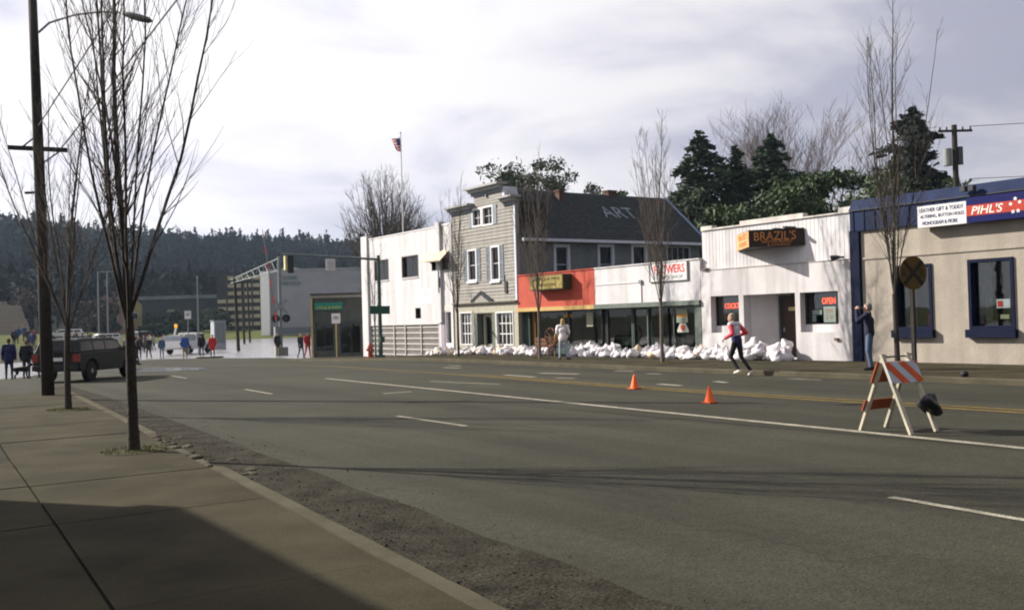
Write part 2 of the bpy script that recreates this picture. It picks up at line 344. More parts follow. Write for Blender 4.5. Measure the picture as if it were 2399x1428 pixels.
# ================================================================ SIDEWALKS
def sidewalk(name, tin, tout, S, ncol, dark=None, gap=.012):
    o = MB(); vs = []; SS = list(np.arange(S[0], S[-1]+.01, 2.))
    for s in SS:
        for t in (min(tin(s), tout(s)), max(tin(s), tout(s))): vs.append((t, s, H(t, s)+.105))
    o.add(vs, [(2*i, 2*i+1, 2*i+3, 2*i+2) for i in range(len(SS)-1)])
    root = o.build(name, CONCD, fix=False); tag(root, kind='structure')
    for j in range(len(S)-1):
        for i in range(ncol):
            u0, u1 = i/ncol, (i+1)/ncol; q = []
            for s, u, ds, du in ((S[j], u0, gap, gap), (S[j], u1, gap, -gap), (S[j+1], u1, -gap, -gap), (S[j+1], u0, -gap, gap)):
                t = tin(s)+(tout(s)-tin(s))*u; t += du*(1 if tout(s) > tin(s) else -1); q.append((t, s+ds))
            dz = random.uniform(-.004, .004); m = MB()
            top = [(t, s, H(t, s)+.13+dz) for t, s in q]; ins = [(t, s, H(t, s)+.02) for t, s in q]
            m.add(ins+top, [(4, 5, 6, 7), (0, 1, 5, 4), (1, 2, 6, 5), (2, 3, 7, 6), (3, 0, 4, 7)])
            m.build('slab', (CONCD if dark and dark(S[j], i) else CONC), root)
    return root
SLn = [-9, -6, -3, 0, 3, 6, 9, 11.4, 13.75, 16.2, 18.7, 21.2, 23.7, 26.6, 29.2]
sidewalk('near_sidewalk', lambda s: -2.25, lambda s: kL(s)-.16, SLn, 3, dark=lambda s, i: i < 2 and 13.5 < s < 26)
sidewalk('far_sidewalk', lambda s: 26.28 if s < 55.3 else 26.28, lambda s: kR(s)+.16, list(np.arange(4, 56.1, 2.0)), 2)
def kerb(name, fn, S, sgn):
    vs = []
    for s in S:
        t = fn(s); z = H(t, s); jit = .02*noise.noise(Vector((s*2.3, sgn, 0)))
        if sgn < 0 and 11.3 < s < 15.8: z -= .04+.06*noise.noise(Vector((s*3, 1, 1)))
        for dt, dz in ((.16, -.03), (.16, .136), (.02+jit, .136), (jit, .112), (-.015+jit, -.03)): vs.append((t+sgn*dt, s, z+dz))
    m = MB(); m.add(vs, [(5*i+k, 5*i+k+1, 5*(i+1)+k+1, 5*(i+1)+k) for i in range(len(S)-1) for k in range(4)])
    return tag(m.build(name, KERB), kind='structure')
kerb('near_kerb', kL, list(np.arange(-9, 29.3, .35)), -1)
kerb('far_kerb', kR, list(np.arange(4, 56.1, .7)), 1)
# ================================================================ PEOPLE
def capsule(mb, p0, p1, a0, a1, fl=1., ref=(1, 0, 0), n=12, hm=3, mi=0):
    p0 = Vector(p0); p1 = Vector(p1); ax = p1-p0; L_ = ax.length
    ez = ax.normalized() if L_ > 1e-6 else Vector((0, 0, 1)); rf = Vector(ref); ex = rf-ez*rf.dot(ez)
    if ex.length < .05: rf = Vector((0, 1, 0)); ex = rf-ez*rf.dot(ez)
    ex.normalize(); ey = ez.cross(ex); prof = []
    for k in range(hm+1):
        a = -math.pi/2+math.pi/2*k/hm; prof.append((p0+ez*math.sin(a)*a0*min(fl, 1), a0*max(math.cos(a), .03)))
    for k in range(hm+1):
        a = math.pi/2*k/hm; prof.append((p1+ez*math.sin(a)*a1*min(fl, 1), a1*max(math.cos(a), .03)))
    vs = [c+ex*math.cos(2*math.pi*j/n)*r+ey*math.sin(2*math.pi*j/n)*r*fl for c, r in prof for j in range(n)]; m = len(prof)
    fs = [(i*n+j, i*n+(j+1) % n, (i+1)*n+(j+1) % n, (i+1)*n+j) for i in range(m-1) for j in range(n)]
    mb.add(vs, fs+[tuple(reversed(range(n))), tuple(range((m-1)*n, m*n))], mi)
def remesh(mb, vox, name):
    me = mb.mesh(name); o = bpy.data.objects.new('tmp', me); COL.objects.link(o)
    md = o.modifiers.new('r', 'REMESH'); md.mode = 'VOXEL'; md.voxel_size = vox
    s2 = o.modifiers.new('s', 'SMOOTH'); s2.iterations = 3; s2.factor = .5
    dg = bpy.context.evaluated_depsgraph_get(); out = bpy.data.meshes.new_from_object(o.evaluated_get(dg))
    bpy.data.objects.remove(o); bpy.data.meshes.remove(me); out.name = name; return out
def V(*a): return Vector(a)
STAND = dict(pel=V(0,0,.95), chest=V(0,.0,1.27), neck=V(0,-.005,1.47), head=V(0,.02,1.61), shL=V(-.185,0,1.41), shR=V(.185,0,1.41), elL=V(-.25,-.03,1.13), elR=V(.25,-.03,1.13), wrL=V(-.25,.06,.88), wrR=V(.25,.06,.88),
    hipL=V(-.09,0,.92), hipR=V(.09,0,.92), knL=V(-.105,.02,.5), knR=V(.105,.02,.5), anL=V(-.11,-.02,.09), anR=V(.11,-.02,.09), toL=V(-.13,.13,.035), toR=V(.13,.13,.035))
def person(label, loc, rz, pose=None, cols=None, h=1.75, hair='short', vox=.0125, yawh=0, group=None, coat=0, name='person', bulk=1.16):
    J = dict(STAND); J.update(pose or {}); cols = cols or {}
    regs = ['skin', 'top', 'bottom', 'shoe', 'sleeve', 'waist', 'collar', 'eye']
    segs = []                       # p0,p1,r0,r1,flat,region
    def sg(a, b, ra, rb, reg, fl=1., ref=(1, 0, 0)): segs.append((Vector(a), Vector(b), ra, rb, fl, reg, ref))
    p, c, n_, hd = J['pel'], J['chest'], J['neck'], J['head']
    lr = (J['shR']-J['shL']).normalized(); mid = p.lerp(c, .5)
    sg(p, mid, .155, .145, 'waist', .72, lr); sg(mid, c, .148, .175, 'top', .66, lr); sg(c, c.lerp(n_, .6), .178, .10, 'top', .62, lr)
    sg(J['shL'], J['shR'], .072, .072, 'top'); sg(c.lerp(n_, .72), n_+V(0, 0, .01), .066, .058, 'collar'); sg(n_, hd, .052, .05, 'skin')
    if coat: sg(p+V(0, 0, .02), p-V(0, 0, coat), .17, .175, 'waist', .78, lr)
    for s in 'LR':
        sg(J['sh'+s], J['el'+s], .066, .05, 'sleeve'); sg(J['el'+s], J['wr'+s], .05, .038, 'sleeve')
        sg(J['hip'+s], J['kn'+s], .092, .064, 'bottom'); sg(J['kn'+s], J['an'+s], .06, .044, 'bottom')
        an, to = J['an'+s], J['to'+s]; hl = an-(to-an).normalized()*.05; hl.z = an.z-.045
        sg(hl, an+V(0, 0, -.01), .042, .045, 'shoe'); sg(hl, to, .042, .036, 'shoe')
        w = J['wr'+s]; d = (w-J['el'+s]).normalized(); hand = J.get('hand'+s, d); hand = Vector(hand).normalized()
        lat = hand.cross(V(0, 0, 1)); lat = lat.normalized() if lat.length > .1 else V(0, 1, 0)
        if 'lat'+s in J: lat = Vector(J['lat'+s]).normalized()
        pn = hand.cross(lat); pe = w+hand*.085; sg(w, pe, .034, .038, 'skin', .5, lat); curl = J.get('curl', .5)
        for k, ln in zip((-1.5, -.5, .5, 1.5), (.062, .076, .082, .07)):
            b0 = pe+lat*.018*k; b1 = b0+(hand*(1-curl*.4)+pn*curl*.5).normalized()*ln*.55; b2 = b1+(hand*(1-curl)+pn*curl).normalized()*ln*.5
            sg(b0, b1, .0105, .0095, 'skin'); sg(b1, b2, .0095, .0085, 'skin')
        t0 = w+hand*.03+lat*.03; t1 = t0+(lat*.8+hand*.6).normalized()*.04; sg(t0, t1, .0125, .0115, 'skin'); sg(t1, t1+hand*.032, .0115, .009, 'skin')
    mb = MB()
    segs = [(a, b, ra*(bulk if reg in ('top', 'sleeve', 'waist') else 1), rb*(bulk if reg in ('top', 'sleeve', 'waist') else 1), fl, reg, ref) for a, b, ra, rb, fl, reg, ref in segs]
    for a, b, ra, rb, fl, reg, ref in segs: capsule(mb, a, b, ra, rb, fl, ref)
    Rh = Matrix.Rotation(yawh, 3, 'Z')
    def hp(x, y, z): return hd+Rh@V(x, y, z)
    head = [((0, -.005, .035), .075, .094, .088), ((0, .02, -.035), .058, .07, .075), ((0, .098, -.012), .013, .02, .024), ((-.077, .0, -.01), .012, .022, .032), ((.077, .0, -.01), .012, .022, .032), ((0, .075, -.085), .03, .022, .02), ((0, .085, -.055), .026, .012, .008)]
    for cc, rx, ry, rz_ in head:
        k = len(mb.v); mb.ell((0, 0, 0), rx, ry, rz_, 12, 8)
        for i in range(k, len(mb.v)): mb.v[i] = tuple(hp(*cc)+Rh@Vector(mb.v[i]))
    me = remesh(mb, vox, name); sc = h/1.75
    for r_ in regs:
        cl = {'skin': (.45, .27, .20), 'eye': (.03, .02, .02)}.get(r_)
        cl = cols.get(r_, cl or cols.get({'sleeve': 'top', 'waist': 'top', 'collar': 'top'}.get(r_, ''), (.1, .1, .1)))
        me.materials.append(M('cloth_%02d_%02d_%02d' % tuple(int(x*99) for x in cl), cl, .85, .15, 12))
    A = np.array([s[0] for s in segs]); B = np.array([s[1] for s in segs]); RA = np.array([s[2] for s in segs]); RB = np.array([s[3] for s in segs]); RI = np.array([regs.index(s[5]) for s in segs])
    n = len(me.polygons); cen = np.empty(n*3, 'f'); me.polygons.foreach_get('center', cen); cen = cen.reshape(-1, 3)
    best = np.full(n, 1e9); idx = np.zeros(n, 'i')
    for a, b, ra, rb, ri in zip(A, B, RA, RB, RI):
        ab = b-a; t = np.clip(((cen-a)@ab)/max(ab@ab, 1e-9), 0, 1); d = np.linalg.norm(cen-(a+t[:, None]*ab), axis=1)/(ra+(rb-ra)*t)
        u = d < best; best[u] = d[u]; idx[u] = ri
    hdn = np.linalg.norm((cen-np.array(hd))/np.array([.1, .125, .145]), axis=1) < 1; idx[hdn] = 0
    for ex in (-.03, .03):
        idx[np.linalg.norm(cen-np.array(hp(ex, .088, .0)), axis=1) < .013] = 7
    me.polygons.foreach_set('material_index', idx); me.polygons.foreach_set('use_smooth', [True]*n)
    me.transform(Matrix.Scale(sc, 4))
    o = bpy.data.objects.new(name, me); COL.objects.link(o); o.location = loc; o.rotation_euler = (0, 0, rz); tag(o, label, 'person', group)
    if hair:
        mb = MB()
        L_ = [((0, -.022, .045), .083, .098, .093), ((0, -.04, -.01), .079, .08, .08)]
        if hair == 'long': L_ += [((0, -.05, -.08), .085, .07, .11), ((-.05, -.02, -.06), .045, .06, .1), ((.05, -.02, -.06), .045, .06, .1)]
        if hair == 'hood': L_ = [((0, -.02, .03), .1, .11, .125), ((0, -.05, -.08), .1, .09, .08)]
        for cc, rx, ry, rz_ in L_:
            k = len(mb.v); mb.ell((0, 0, 0), rx, ry, rz_, 14, 9)
            for i in range(k, len(mb.v)): mb.v[i] = tuple(hp(*cc)+Rh@Vector(mb.v[i]))
        hm = remesh(mb, .014, 'hair')
        for v in hm.vertices: v.co += noise.noise_vector(v.co*38)*.006
        hm.transform(Matrix.Scale(sc, 4)); hc = cols.get('hair', (.05, .035, .025)); hm.materials.append(M('hair_%02d_%02d_%02d' % tuple(int(x*99) for x in hc), hc, .9, .3, 30))
        hm.polygons.foreach_set('use_smooth', [True]*len(hm.polygons))
        ho = bpy.data.objects.new('hair' if hair != 'hood' else 'hood', hm); COL.objects.link(ho); ho.parent = o
    return o
def face(dx, dy): return math.atan2(-dx, dy)
NAV = (.012, .014, .035); JEAN = (.075, .11, .19); BLK = (.012, .012, .014)
# photographer
ph = person('grey haired man in navy jacket and jeans holding a camera to his eyes', (22.56, 16.42, .13), face(-.5, .8), dict(shL=V(-.17,.05,1.42), shR=V(.17,.03,1.42), elL=V(-.27,.26,1.27), elR=V(.24,.27,1.24), wrL=V(-.07,.30,1.56), wrR=V(.08,.29,1.55), handL=V(.45,-.15,.9), handR=V(-.45,-.15,.9), curl=.8, knL=V(-.12,.04,.5), anL=V(-.14,-.02,.09), toL=V(-.17,.13,.035), head=V(0,.03,1.605)),
    dict(top=NAV, bottom=JEAN, shoe=BLK, hair=(.16, .15, .14), waist=NAV), 1.80, vox=.011)
cm = MB(); cm.box(-.065, .065, -.03, .03, -.04, .04); cm.lathe([(.03, 0), (.032, .04), (.026, .045)], 12, lambda x, y, z: (x, .03+z, y))
co = cm.build('camera_body', DKMETAL, bevel=.006); rz = face(-.5, .8); off = Matrix.Rotation(rz, 3, 'Z')@V(0, .185, 1.665); co.location = V(22.56, 16.42, .13)+off; co.rotation_euler = (0, 0, rz); co.name = 'handheld_camera'; tag(co, 'small black camera held up by the man in navy', 'camera')
# jogger
jg = person('grey haired jogger in white, red and navy jacket running past the tavern', (20.45, 19.2, .0), face(-.22, .97), dict(pel=V(0,-.02,.97), chest=V(0,.05,1.28), neck=V(0,.08,1.47), head=V(-.02,.12,1.61), shL=V(-.19,.06,1.42), shR=V(.19,.04,1.41), elL=V(-.29,-.06,1.17), wrL=V(-.30,.16,1.05), elR=V(.32,-.13,1.18), wrR=V(.22,.10,1.10), curl=.9,
    hipL=V(-.09,-.02,.94), hipR=V(.09,-.02,.94), knL=V(-.10,.13,.54), anL=V(-.11,-.10,.18), toL=V(-.11,.02,.09), knR=V(.10,-.08,.52), anR=V(.10,-.36,.15), toR=V(.10,-.30,.03)),
    dict(top=(.50, .52, .58), sleeve=(.60, .05, .07), waist=(.03, .022, .09), collar=(.04, .03, .10), bottom=(.012, .012, .014), shoe=(.62, .58, .48), hair=(.22, .20, .17)), 1.76, vox=.011, yawh=.5)
# woman in front of the red shop
wm = person('blond woman in white jacket and pale jeans with her back turned by the red shop', (22.98, 30.59, .13), face(.75, .66), dict(anL=V(-.16,-.0,.09), toL=V(-.2,.14,.035), knL=V(-.13,.02,.5), anR=V(.2,.02,.09), toR=V(.27,.15,.035), knR=V(.15,.03,.5), elL=V(-.27,.0,1.14), wrL=V(-.14,.2,1.02), elR=V(.27,-.0,1.14), wrR=V(.2,.18,.98)),
    dict(top=(.62, .58, .58), waist=(.6, .56, .56), bottom=(.30, .36, .46), shoe=(.02, .02, .03), hair=(.40, .28, .12)), 1.6, 'long', vox=.012, coat=.06)
mb = MB(); mb.ell((0, 0, 0), .06, .13, .11, 12, 8); bag = mb.build('handbag', M('black_leather', (.012, .012, .014), .5, .2), bevel=0, smooth=True); tag(bag, 'black shoulder bag on the hip of the woman in white', 'bag')
rz = face(.75, .66); bl = Matrix.Rotation(rz, 3, 'Z'); bag.location = V(22.98, 30.59, .13)+bl@V(.27, .0, .82)
mb = MB(); mb.tube([(0, 0, .09)]+[tuple(bl@V(-.05-.1*k, -.14*math.sin(k*2.6), .09+.48*k)) for k in (.3, .6, .9)]+[tuple(bl@V(-.4, 0, .52))], .008, 5); mb.build('strap', _m['black_leather'], bag, world=False)
# people at the water's edge
def zH(t, s): return max(H(t, s), WATER-.02)
WALK = dict(knL=V(-.1,.14,.51), anL=V(-.1,.20,.09), toL=V(-.1,.35,.045), knR=V(.1,.0,.5), anR=V(.1,-.22,.13), toR=V(.1,-.12,.04), elL=V(-.25,-.1,1.14), wrL=V(-.25,-.04,.9), elR=V(.25,.04,1.13), wrR=V(.24,.2,.93))
lo = [('person in red tracksuit walking beside a dark coated companion at the water', 25.75, 63.2, (.15, -1), WALK, dict(top=(.36, .02, .03), bottom=(.34, .02, .03), shoe=(.4, .38, .33), hair=(.04, .02, .02)), 1.74, 'short', 0),
 ('person in dark coat and jeans walking left of the red tracksuit', 24.95, 62.4, (.3, -1), WALK, dict(top=(.02, .022, .03), bottom=(.06, .08, .12), hair=(.22, .15, .08), shoe=BLK), 1.66, 'short', .1),
 ('person in long red coat standing at the water with back turned', 22.6, 74.0, (.2, 1), None, dict(top=(.42, .02, .025), bottom=(.02, .02, .03), hair=(.25, .16, .09), shoe=BLK), 1.72, 'short', .28),
 ('person in black jacket and jeans standing beside the red coat', 21.9, 74.4, (0, 1), None, dict(top=(.012, .013, .018), bottom=(.06, .09, .14), shoe=(.4, .3, .15), hair=(.03, .02, .02)), 1.78, 'short', .05),
 ('person in bright blue jacket and khaki trousers before the pickup', 20.5, 73.8, (.1, 1), None, dict(top=(.03, .08, .28), bottom=(.20, .16, .08), shoe=(.1, .07, .04), hair=(.5, .45, .4)), 1.8, 'short', .05),
 ('person in black by the water, leftmost of three left of the pickup', 18.1, 77.5, (.3, 1), None, dict(top=(.015, .015, .025), bottom=(.02, .025, .06), shoe=(.2, .1, .05), hair=(.2, .13, .07)), 1.75, 'short', .05),
 ('person in dark green coat, middle of three left of the pickup', 18.9, 77.8, (-.2, 1), WALK, dict(top=(.015, .03, .028), bottom=(.02, .025, .04), shoe=(.3, .2, .1), hair=(.3, .22, .1)), 1.66, 'long', .05),
 ('person in blue denim, rightmost of three left of the pickup', 19.7, 77.2, (0, 1), None, dict(top=(.05, .09, .16), bottom=(.1, .13, .2), shoe=(.1, .1, .1), hair=(.3, .22, .12)), 1.62, 'short', .03),
 ('person in dark coat standing in front of the railway signal mast', 25.9, 69.2, (.3, -1), None, dict(top=(.02, .022, .03), bottom=(.2, .17, .1), shoe=BLK, hair=(.1, .07, .05)), 1.75, 'short', .1),
 ('person in navy coat by the left edge with a small dog', 5.45, 45.6, (.2, 1), None, dict(top=(.015, .018, .07), bottom=(.03, .035, .08), shoe=BLK, hair=(.08, .05, .03)), 1.72, 'short', .15),
 ('person in black jacket, left one of the pair behind the utility pole', 6.35, 47.4, (.4, 1), None, dict(top=(.012, .014, .02), bottom=(.03, .04, .08), shoe=BLK, hair=(.15, .09, .04)), 1.7, 'short', .05),
 ('person in brown jacket, right one of the pair behind the utility pole', 7.1, 48.6, (-.4, 1), None, dict(top=(.05, .03, .02), bottom=(.02, .025, .05), shoe=BLK, hair=(.2, .1, .05)), 1.74, 'short', .05),
 ('person in dark clothes walking past the hood of the dark SUV', 14.3, 62.0, (1, .1), WALK, dict(top=(.012, .014, .018), bottom=(.02, .022, .03), shoe=BLK, hair=(.03, .02, .02)), 1.7, 'short', .1)]
for lab, t, s, fd, ps, cl, hh, hr, ct in lo: person(lab, (t, s, zH(t, s)), face(*fd), ps, cl, hh, hr, vox=.02, coat=ct, group='onlookers at the flood edge')
# far crowd: one low figure copied with other clothes
rr = random.Random(11)
protos = []
WHO = ('dark clothes', 'a pale grey coat', 'a red coat', 'a blue coat', 'a brown coat')
for k, (tc, bc_) in enumerate((((.03, .03, .04), (.03, .04, .07)), ((.25, .24, .24), (.04, .04, .05)), ((.25, .03, .03), (.05, .06, .09)), ((.03, .06, .15), (.06, .05, .04)), ((.09, .06, .03), (.02, .02, .03)))):
    protos.append(person('tiny far onlooker in %s among the crowd across the water' % WHO[k], (0, 0, -50), 0, WALK if k % 2 else None, dict(top=tc, bottom=bc_, hair=(.05, .03, .02), shoe=BLK), 1.72, 'short', vox=.035, coat=.08, group='far crowd beyond the water'))
used = set(); spots = []
for i in range(36):
    k = i % 5; x = rr.random(); s = rr.uniform(96, 122); t = .114*s+1+x*(14.5-.0)
    spots.append((t, s, k))
for t, s, k in spots:
    o = protos[k] if k not in used else copy_tree(protos[k]); used.add(k)
    o.location = (t, s, max(H(t, s), WATER)); o.rotation_euler = (0, 0, rr.uniform(0, 6.28))
# ================================================================ BUILDINGS
FT = 26.3
def fac(a, b, d): return (FT+d, a, b)                 # a along the street, b up, d into the building
def wallg(mb, fn, a0, a1, b0, b1, holes, th, mi=0):
    A = sorted(set([a0, a1]+[x for h in holes for x in h[:2] if a0 < x < a1])); B = sorted(set([b0, b1]+[x for h in holes for x in h[2:] if b0 < x < b1]))
    def solid(i, j):
        if i < 0 or j < 0 or i >= len(A)-1 or j >= len(B)-1: return False
        ca = (A[i]+A[i+1])/2; cb = (B[j]+B[j+1])/2
        return not any(h[0] < ca < h[1] and h[2] < cb < h[3] for h in holes)
    for i in range(len(A)-1):
        for j in range(len(B)-1):
            if not solid(i, j): continue
            x0, x1, y0, y1 = A[i], A[i+1], B[j], B[j+1]
            mb.add([fn(x0, y0, 0), fn(x1, y0, 0), fn(x1, y1, 0), fn(x0, y1, 0)], [(0, 1, 2, 3)], mi)
            mb.add([fn(x0, y0, th), fn(x1, y0, th), fn(x1, y1, th), fn(x0, y1, th)], [(3, 2, 1, 0)], mi)
            for di, dj, p, q in ((-1, 0, (x0, y0), (x0, y1)), (1, 0, (x1, y0), (x1, y1)), (0, -1, (x0, y0), (x1, y0)), (0, 1, (x0, y1), (x1, y1))):
                if not solid(i+di, j+dj): mb.add([fn(*p, 0), fn(*q, 0), fn(*q, th), fn(*p, th)], [(0, 1, 2, 3)], mi)
def claps(mb, fn, a0, a1, b0, b1, holes, step, lap=.018, d0=0., jit=0):
    cuts = sorted(set([b0, b1]+[x for h in holes for x in h[2:] if b0 < x < b1]))
    rows = []
    for lo, hi in zip(cuts[:-1], cuts[1:]):
        n = max(1, round((hi-lo)/step)); rows += [(lo+(hi-lo)*k/n, lo+(hi-lo)*(k+1)/n) for k in range(n)]
    for lo, hi in rows:
        cb = (lo+hi)/2; seg = [(a0, a1)]
        for h in holes:
            if h[2] < cb < h[3]:
                ns = []
                for p, q in seg:
                    if h[0] >= q or h[1] <= p: ns.append((p, q)); continue
                    if h[0] > p: ns.append((p, h[0]))
                    if h[1] < q: ns.append((h[1], q))
                seg = ns
        for p, q in seg:
            l2 = lap*(1+random.uniform(-jit, jit))
            mb.add([fn(p, lo, d0-l2), fn(q, lo, d0-l2), fn(q, hi, d0-.004), fn(p, hi, d0-.004), fn(p, lo, d0), fn(q, lo, d0)], [(0, 1, 2, 3), (4, 5, 1, 0)])
def window(root, fn, a0, a1, b0, b1, d, fmat, fw=.07, nx=1, ny=1, gmat=None, sill=None, bar=.03, proud=.03, smat=None, split=True):
    """frame (part) > pane, sill (sub-parts); d = depth of the glass behind the wall face"""
    gmat = gmat or GLASSD; a0, a1 = sorted((a0, a1)); mb = MB(); p = -proud
    mb.boxf(fn, a0, a0+fw, b0, b1, p, d+.04); mb.boxf(fn, a1-fw, a1, b0, b1, p, d+.04)
    mb.boxf(fn, a0+fw, a1-fw, b0, b0+fw, p, d+.04); mb.boxf(fn, a0+fw, a1-fw, b1-fw, b1, p, d+.04)
    ia0, ia1, ib0, ib1 = a0+fw, a1-fw, b0+fw, b1-fw
    for i in range(1, nx): x = ia0+(ia1-ia0)*i/nx; mb.boxf(fn, x-bar/2, x+bar/2, ib0, ib1, d-.02, d+.02)
    for j in range(1, ny): y = ib0+(ib1-ib0)*j/ny; mb.boxf(fn, ia0, ia1, y-bar/2, y+bar/2, d-.024, d+.024)
    w = mb.build('window', fmat, root)
    for i in range(nx if split else 1):
        for j in range(ny if split else 1):
            kx = nx if split else 1; ky = ny if split else 1
            x0 = ia0+(ia1-ia0)*i/kx; x1 = ia0+(ia1-ia0)*(i+1)/kx; y0 = ib0+(ib1-ib0)*j/ky; y1 = ib0+(ib1-ib0)*(j+1)/ky
            m = MB(); m.boxf(fn, x0, x1, y0, y1, d-.003, d+.003); m.build('pane', gmat, w)
    if sill:
        m = MB(); m.boxf(fn, a0-sill[0], a1+sill[0], b0-sill[1], b0-.002, -sill[2], d*.5); m.build('sill', smat or fmat, w)
    return w
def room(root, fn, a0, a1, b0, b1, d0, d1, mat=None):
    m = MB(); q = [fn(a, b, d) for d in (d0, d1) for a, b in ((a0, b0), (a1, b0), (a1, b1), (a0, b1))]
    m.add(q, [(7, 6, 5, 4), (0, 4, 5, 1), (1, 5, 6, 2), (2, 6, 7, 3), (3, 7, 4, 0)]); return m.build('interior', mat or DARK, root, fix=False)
def part(root, name, mat, *boxes, fn=fac, **k):
    m = MB()
    for b in boxes: m.boxf(fn, *b)
    return m.build(name, mat, root, **k)
def shell(root, a0, a1, t1, z0, z1, mat, rmat, roof_drop=.5):
    m = MB(); m.box(FT+.26, t1, a0, a0+.2, z0, z1-.1); m.box(FT+.26, t1, a1-.2, a1, z0, z1-.1); m.box(t1-.2, t1, a0+.2, a1-.2, z0, z1-.1); m.build('side_wall', mat, root)
    m = MB(); m.box(FT+.26, t1-.2, a0+.2, a1-.2, z1-roof_drop-.1, z1-roof_drop); m.build('roof', rmat, root)
BLUE = M('blue_metal', (.010, .019, .058), .7, .2, 3, spec=.12, streak=.25)
NAVY = M('navy_paint', (.0035, .0062, .025), .7, .2, spec=.1)
CREAM = M('cream_painted_brick', (.30, .265, .225), .8, .1, 2, streak=.16, bump=.5, bsc=14)
TAR = M('tar_roof', (.05, .05, .05), .95, .2)
# ---------------------------------------------------------------- cream corner store
b = empty('cream_store', (FT, 15, .1), 'cream painted store with navy window frames and blue metal fascia', 'building')
W1 = (16.95, 18.2, 1.1, 3.04); W2 = (14.5, 15.82, 1.1, 3.07); W3 = (11.6, 12.9, 1.1, 3.07)
m = MB(); wallg(m, fac, 8, 19.34, .1, 4.25, [W1, W2, W3], .25); m.build('wall', CREAM, b)
part(b, 'ledge', CREAM, (8, 19.3, 3.30, 3.37, -.035, .02))
part(b, 'pilaster', NAVY, (19.36, 19.70, .1, 4.22, -.10, .2))
m = MB()
for z0, z1, d0, d1 in ((4.2, 4.84, -.10, -.10), (4.86, 5.19, -.14, .05)):
    m.add([fac(8, z0, d0), fac(19.66, z0, d0), fac(19.66, z1, d1), fac(8, z1, d1), fac(8, z0, .3), fac(19.66, z0, .3), fac(19.66, z1, .3), fac(8, z1, .3)], [(0,1,2,3),(0,4,5,1),(1,5,6,2),(2,6,7,3),(3,7,4,0),(4,7,6,5)])
fa = m.build('fascia', BLUE, b)
m = MB()
for i in range(30): a = 8.2+i*.39; m.boxf(fac, a, a+.025, 4.22, 4.83, -.125, -.1)
m.build('seam', BLUE, fa); part(fa, 'gutter', DKMETAL, (8, 19.66, 4.835, 4.865, -.15, -.08))
shell(b, 8, 19.68, 38, .1, 5.1, CREAM, TAR, .3)
for w in (W1, W2, W3):
    o = window(b, fac, *w, .16, NAVY, .09, 1, 1, GLASS, (.06, .23, .17), proud=.05)
room(b, fac, 8.3, 19.3, .5, 4.1, .27, 4)
CURT = M('curtain', (.10, .11, .11), .9, .3, 6)
for w in (W1, W2):
    m = MB()
    for k in range(9):
        a = w[1]-.1-.045*k; m.boxf(fac, a-.022, a+.022, 1.15, 3.0, .34+.02*(k % 2), .37+.02*(k % 2))
    m.build('curtain', CURT, b)
sg = part(b, 'window_sign', WHITE2, (14.78, 15.16, 1.68, 1.93, .24, .25)); part(sg, 'red_panel', RED, (14.98, 15.13, 1.72, 1.88, .232, .239))
part(b, 'red_box', M('red_box', (.4, .03, .03), .6), (17.1, 17.45, 1.2, 1.55, .5, .8)); part(b, 'display_card', M('card', (.35, .33, .2), .8), (14.85, 15.1, 1.38, 1.5, .3, .31))
for s in (15.7, 15.45): part(b, 'floodlight', DKMETAL, (s-.05, s+.09, 4.98, 5.12, -.34, -.16))
# store sign: one projecting box with two panels
sr = empty('store_sign', (25.95, 15.5, 4.1), 'long blue and red PIHL\'S sign box under the blue fascia', 'sign')
part(sr, 'sign_box', M('sign_navy', (.006, .008, .075), .6, .1, spec=.1), (10.5, 15.6, 4.08, 4.78, -.35, -.105))
part(sr, 'sign_box', WHITE2, (15.61, 17.12, 4.08, 4.70, -.35, -.105))
part(sr, 'stripe', M('sign_red', (.36, .028, .014), .45, .1), (10.5, 15.6, 4.265, 4.56, -.356, -.35))
TXB = M('navy_letters', (.03, .035, .12), .6, .1); TXW = M('pale_letters', (.75, .62, .58), .6, .1); STAR = M('star_white', (.8, .8, .78), .6, .05)
for i, (tx, w, c) in enumerate((('LEATHER GIFT & TODDY', 1.36, 16.37), ('ALTERING, BUTTON HOLES', 1.36, 16.35), ('MONOGRAM & MORE', 1.1, 16.42))):
    text(tx, w, .115, TXB, sr, (FT-.356, c, 4.575-.19*i))
text("PIHL'S", .92, .235, TXW, sr, (FT-.36, 15.0, 4.412), shear=.25, offset=.012)
for i in range(8):
    cs, cz = ((14.33, 4.47), (14.2, 4.6), (14.08, 4.5), (14.27, 4.26), (14.13, 4.27), (13.9, 4.42), (13.7, 4.5), (13.5, 4.4))[i]
    poly = [(cs+(.062 if k % 2 == 0 else .026)*math.sin(math.pi*k/5), cz+(.062 if k % 2 == 0 else .026)*math.cos(math.pi*k/5)) for k in range(10)]
    m = MB(); m.prism(poly, fac, -.366, -.358); m.build('star', STAR, sr)
# ---------------------------------------------------------------- white tavern
b = empty('tavern', (FT, 23, .1), 'white stucco tavern with ribbed upper wall and recessed brown door', 'building')
T0, T1 = 19.72, 26.38
WL = (24.52, 25.9, 1.05, 2.39); WR = (20.27, 21.8, 1.05, 2.37); EN = (22.0, 24.3, .1, 2.38)
STUC = M('tavern_stucco', (.50, .48, .49), .85, .08, 1.5, streak=.3, bump=.3, bsc=45)
m = MB(); wallg(m, fac, T0, T1, .1, 3.35, [WL, WR, EN], .36); m.build('wall', STUC, b)
m = MB(); m.boxf(fac, T0, T1, 3.36, 4.84, .14, .3); up_ = m.build('upper_wall', WHITE, b)
m = MB(); k = T0+.02
while k < T1-.1: m.boxf(fac, k, k+.045, 3.37, 4.84, .134, .141); k += .165
m.build('rib', WHITE, up_)
TRIM = M('tavern_coping', (.5, .47, .44), .7, .15, 3, streak=.2)
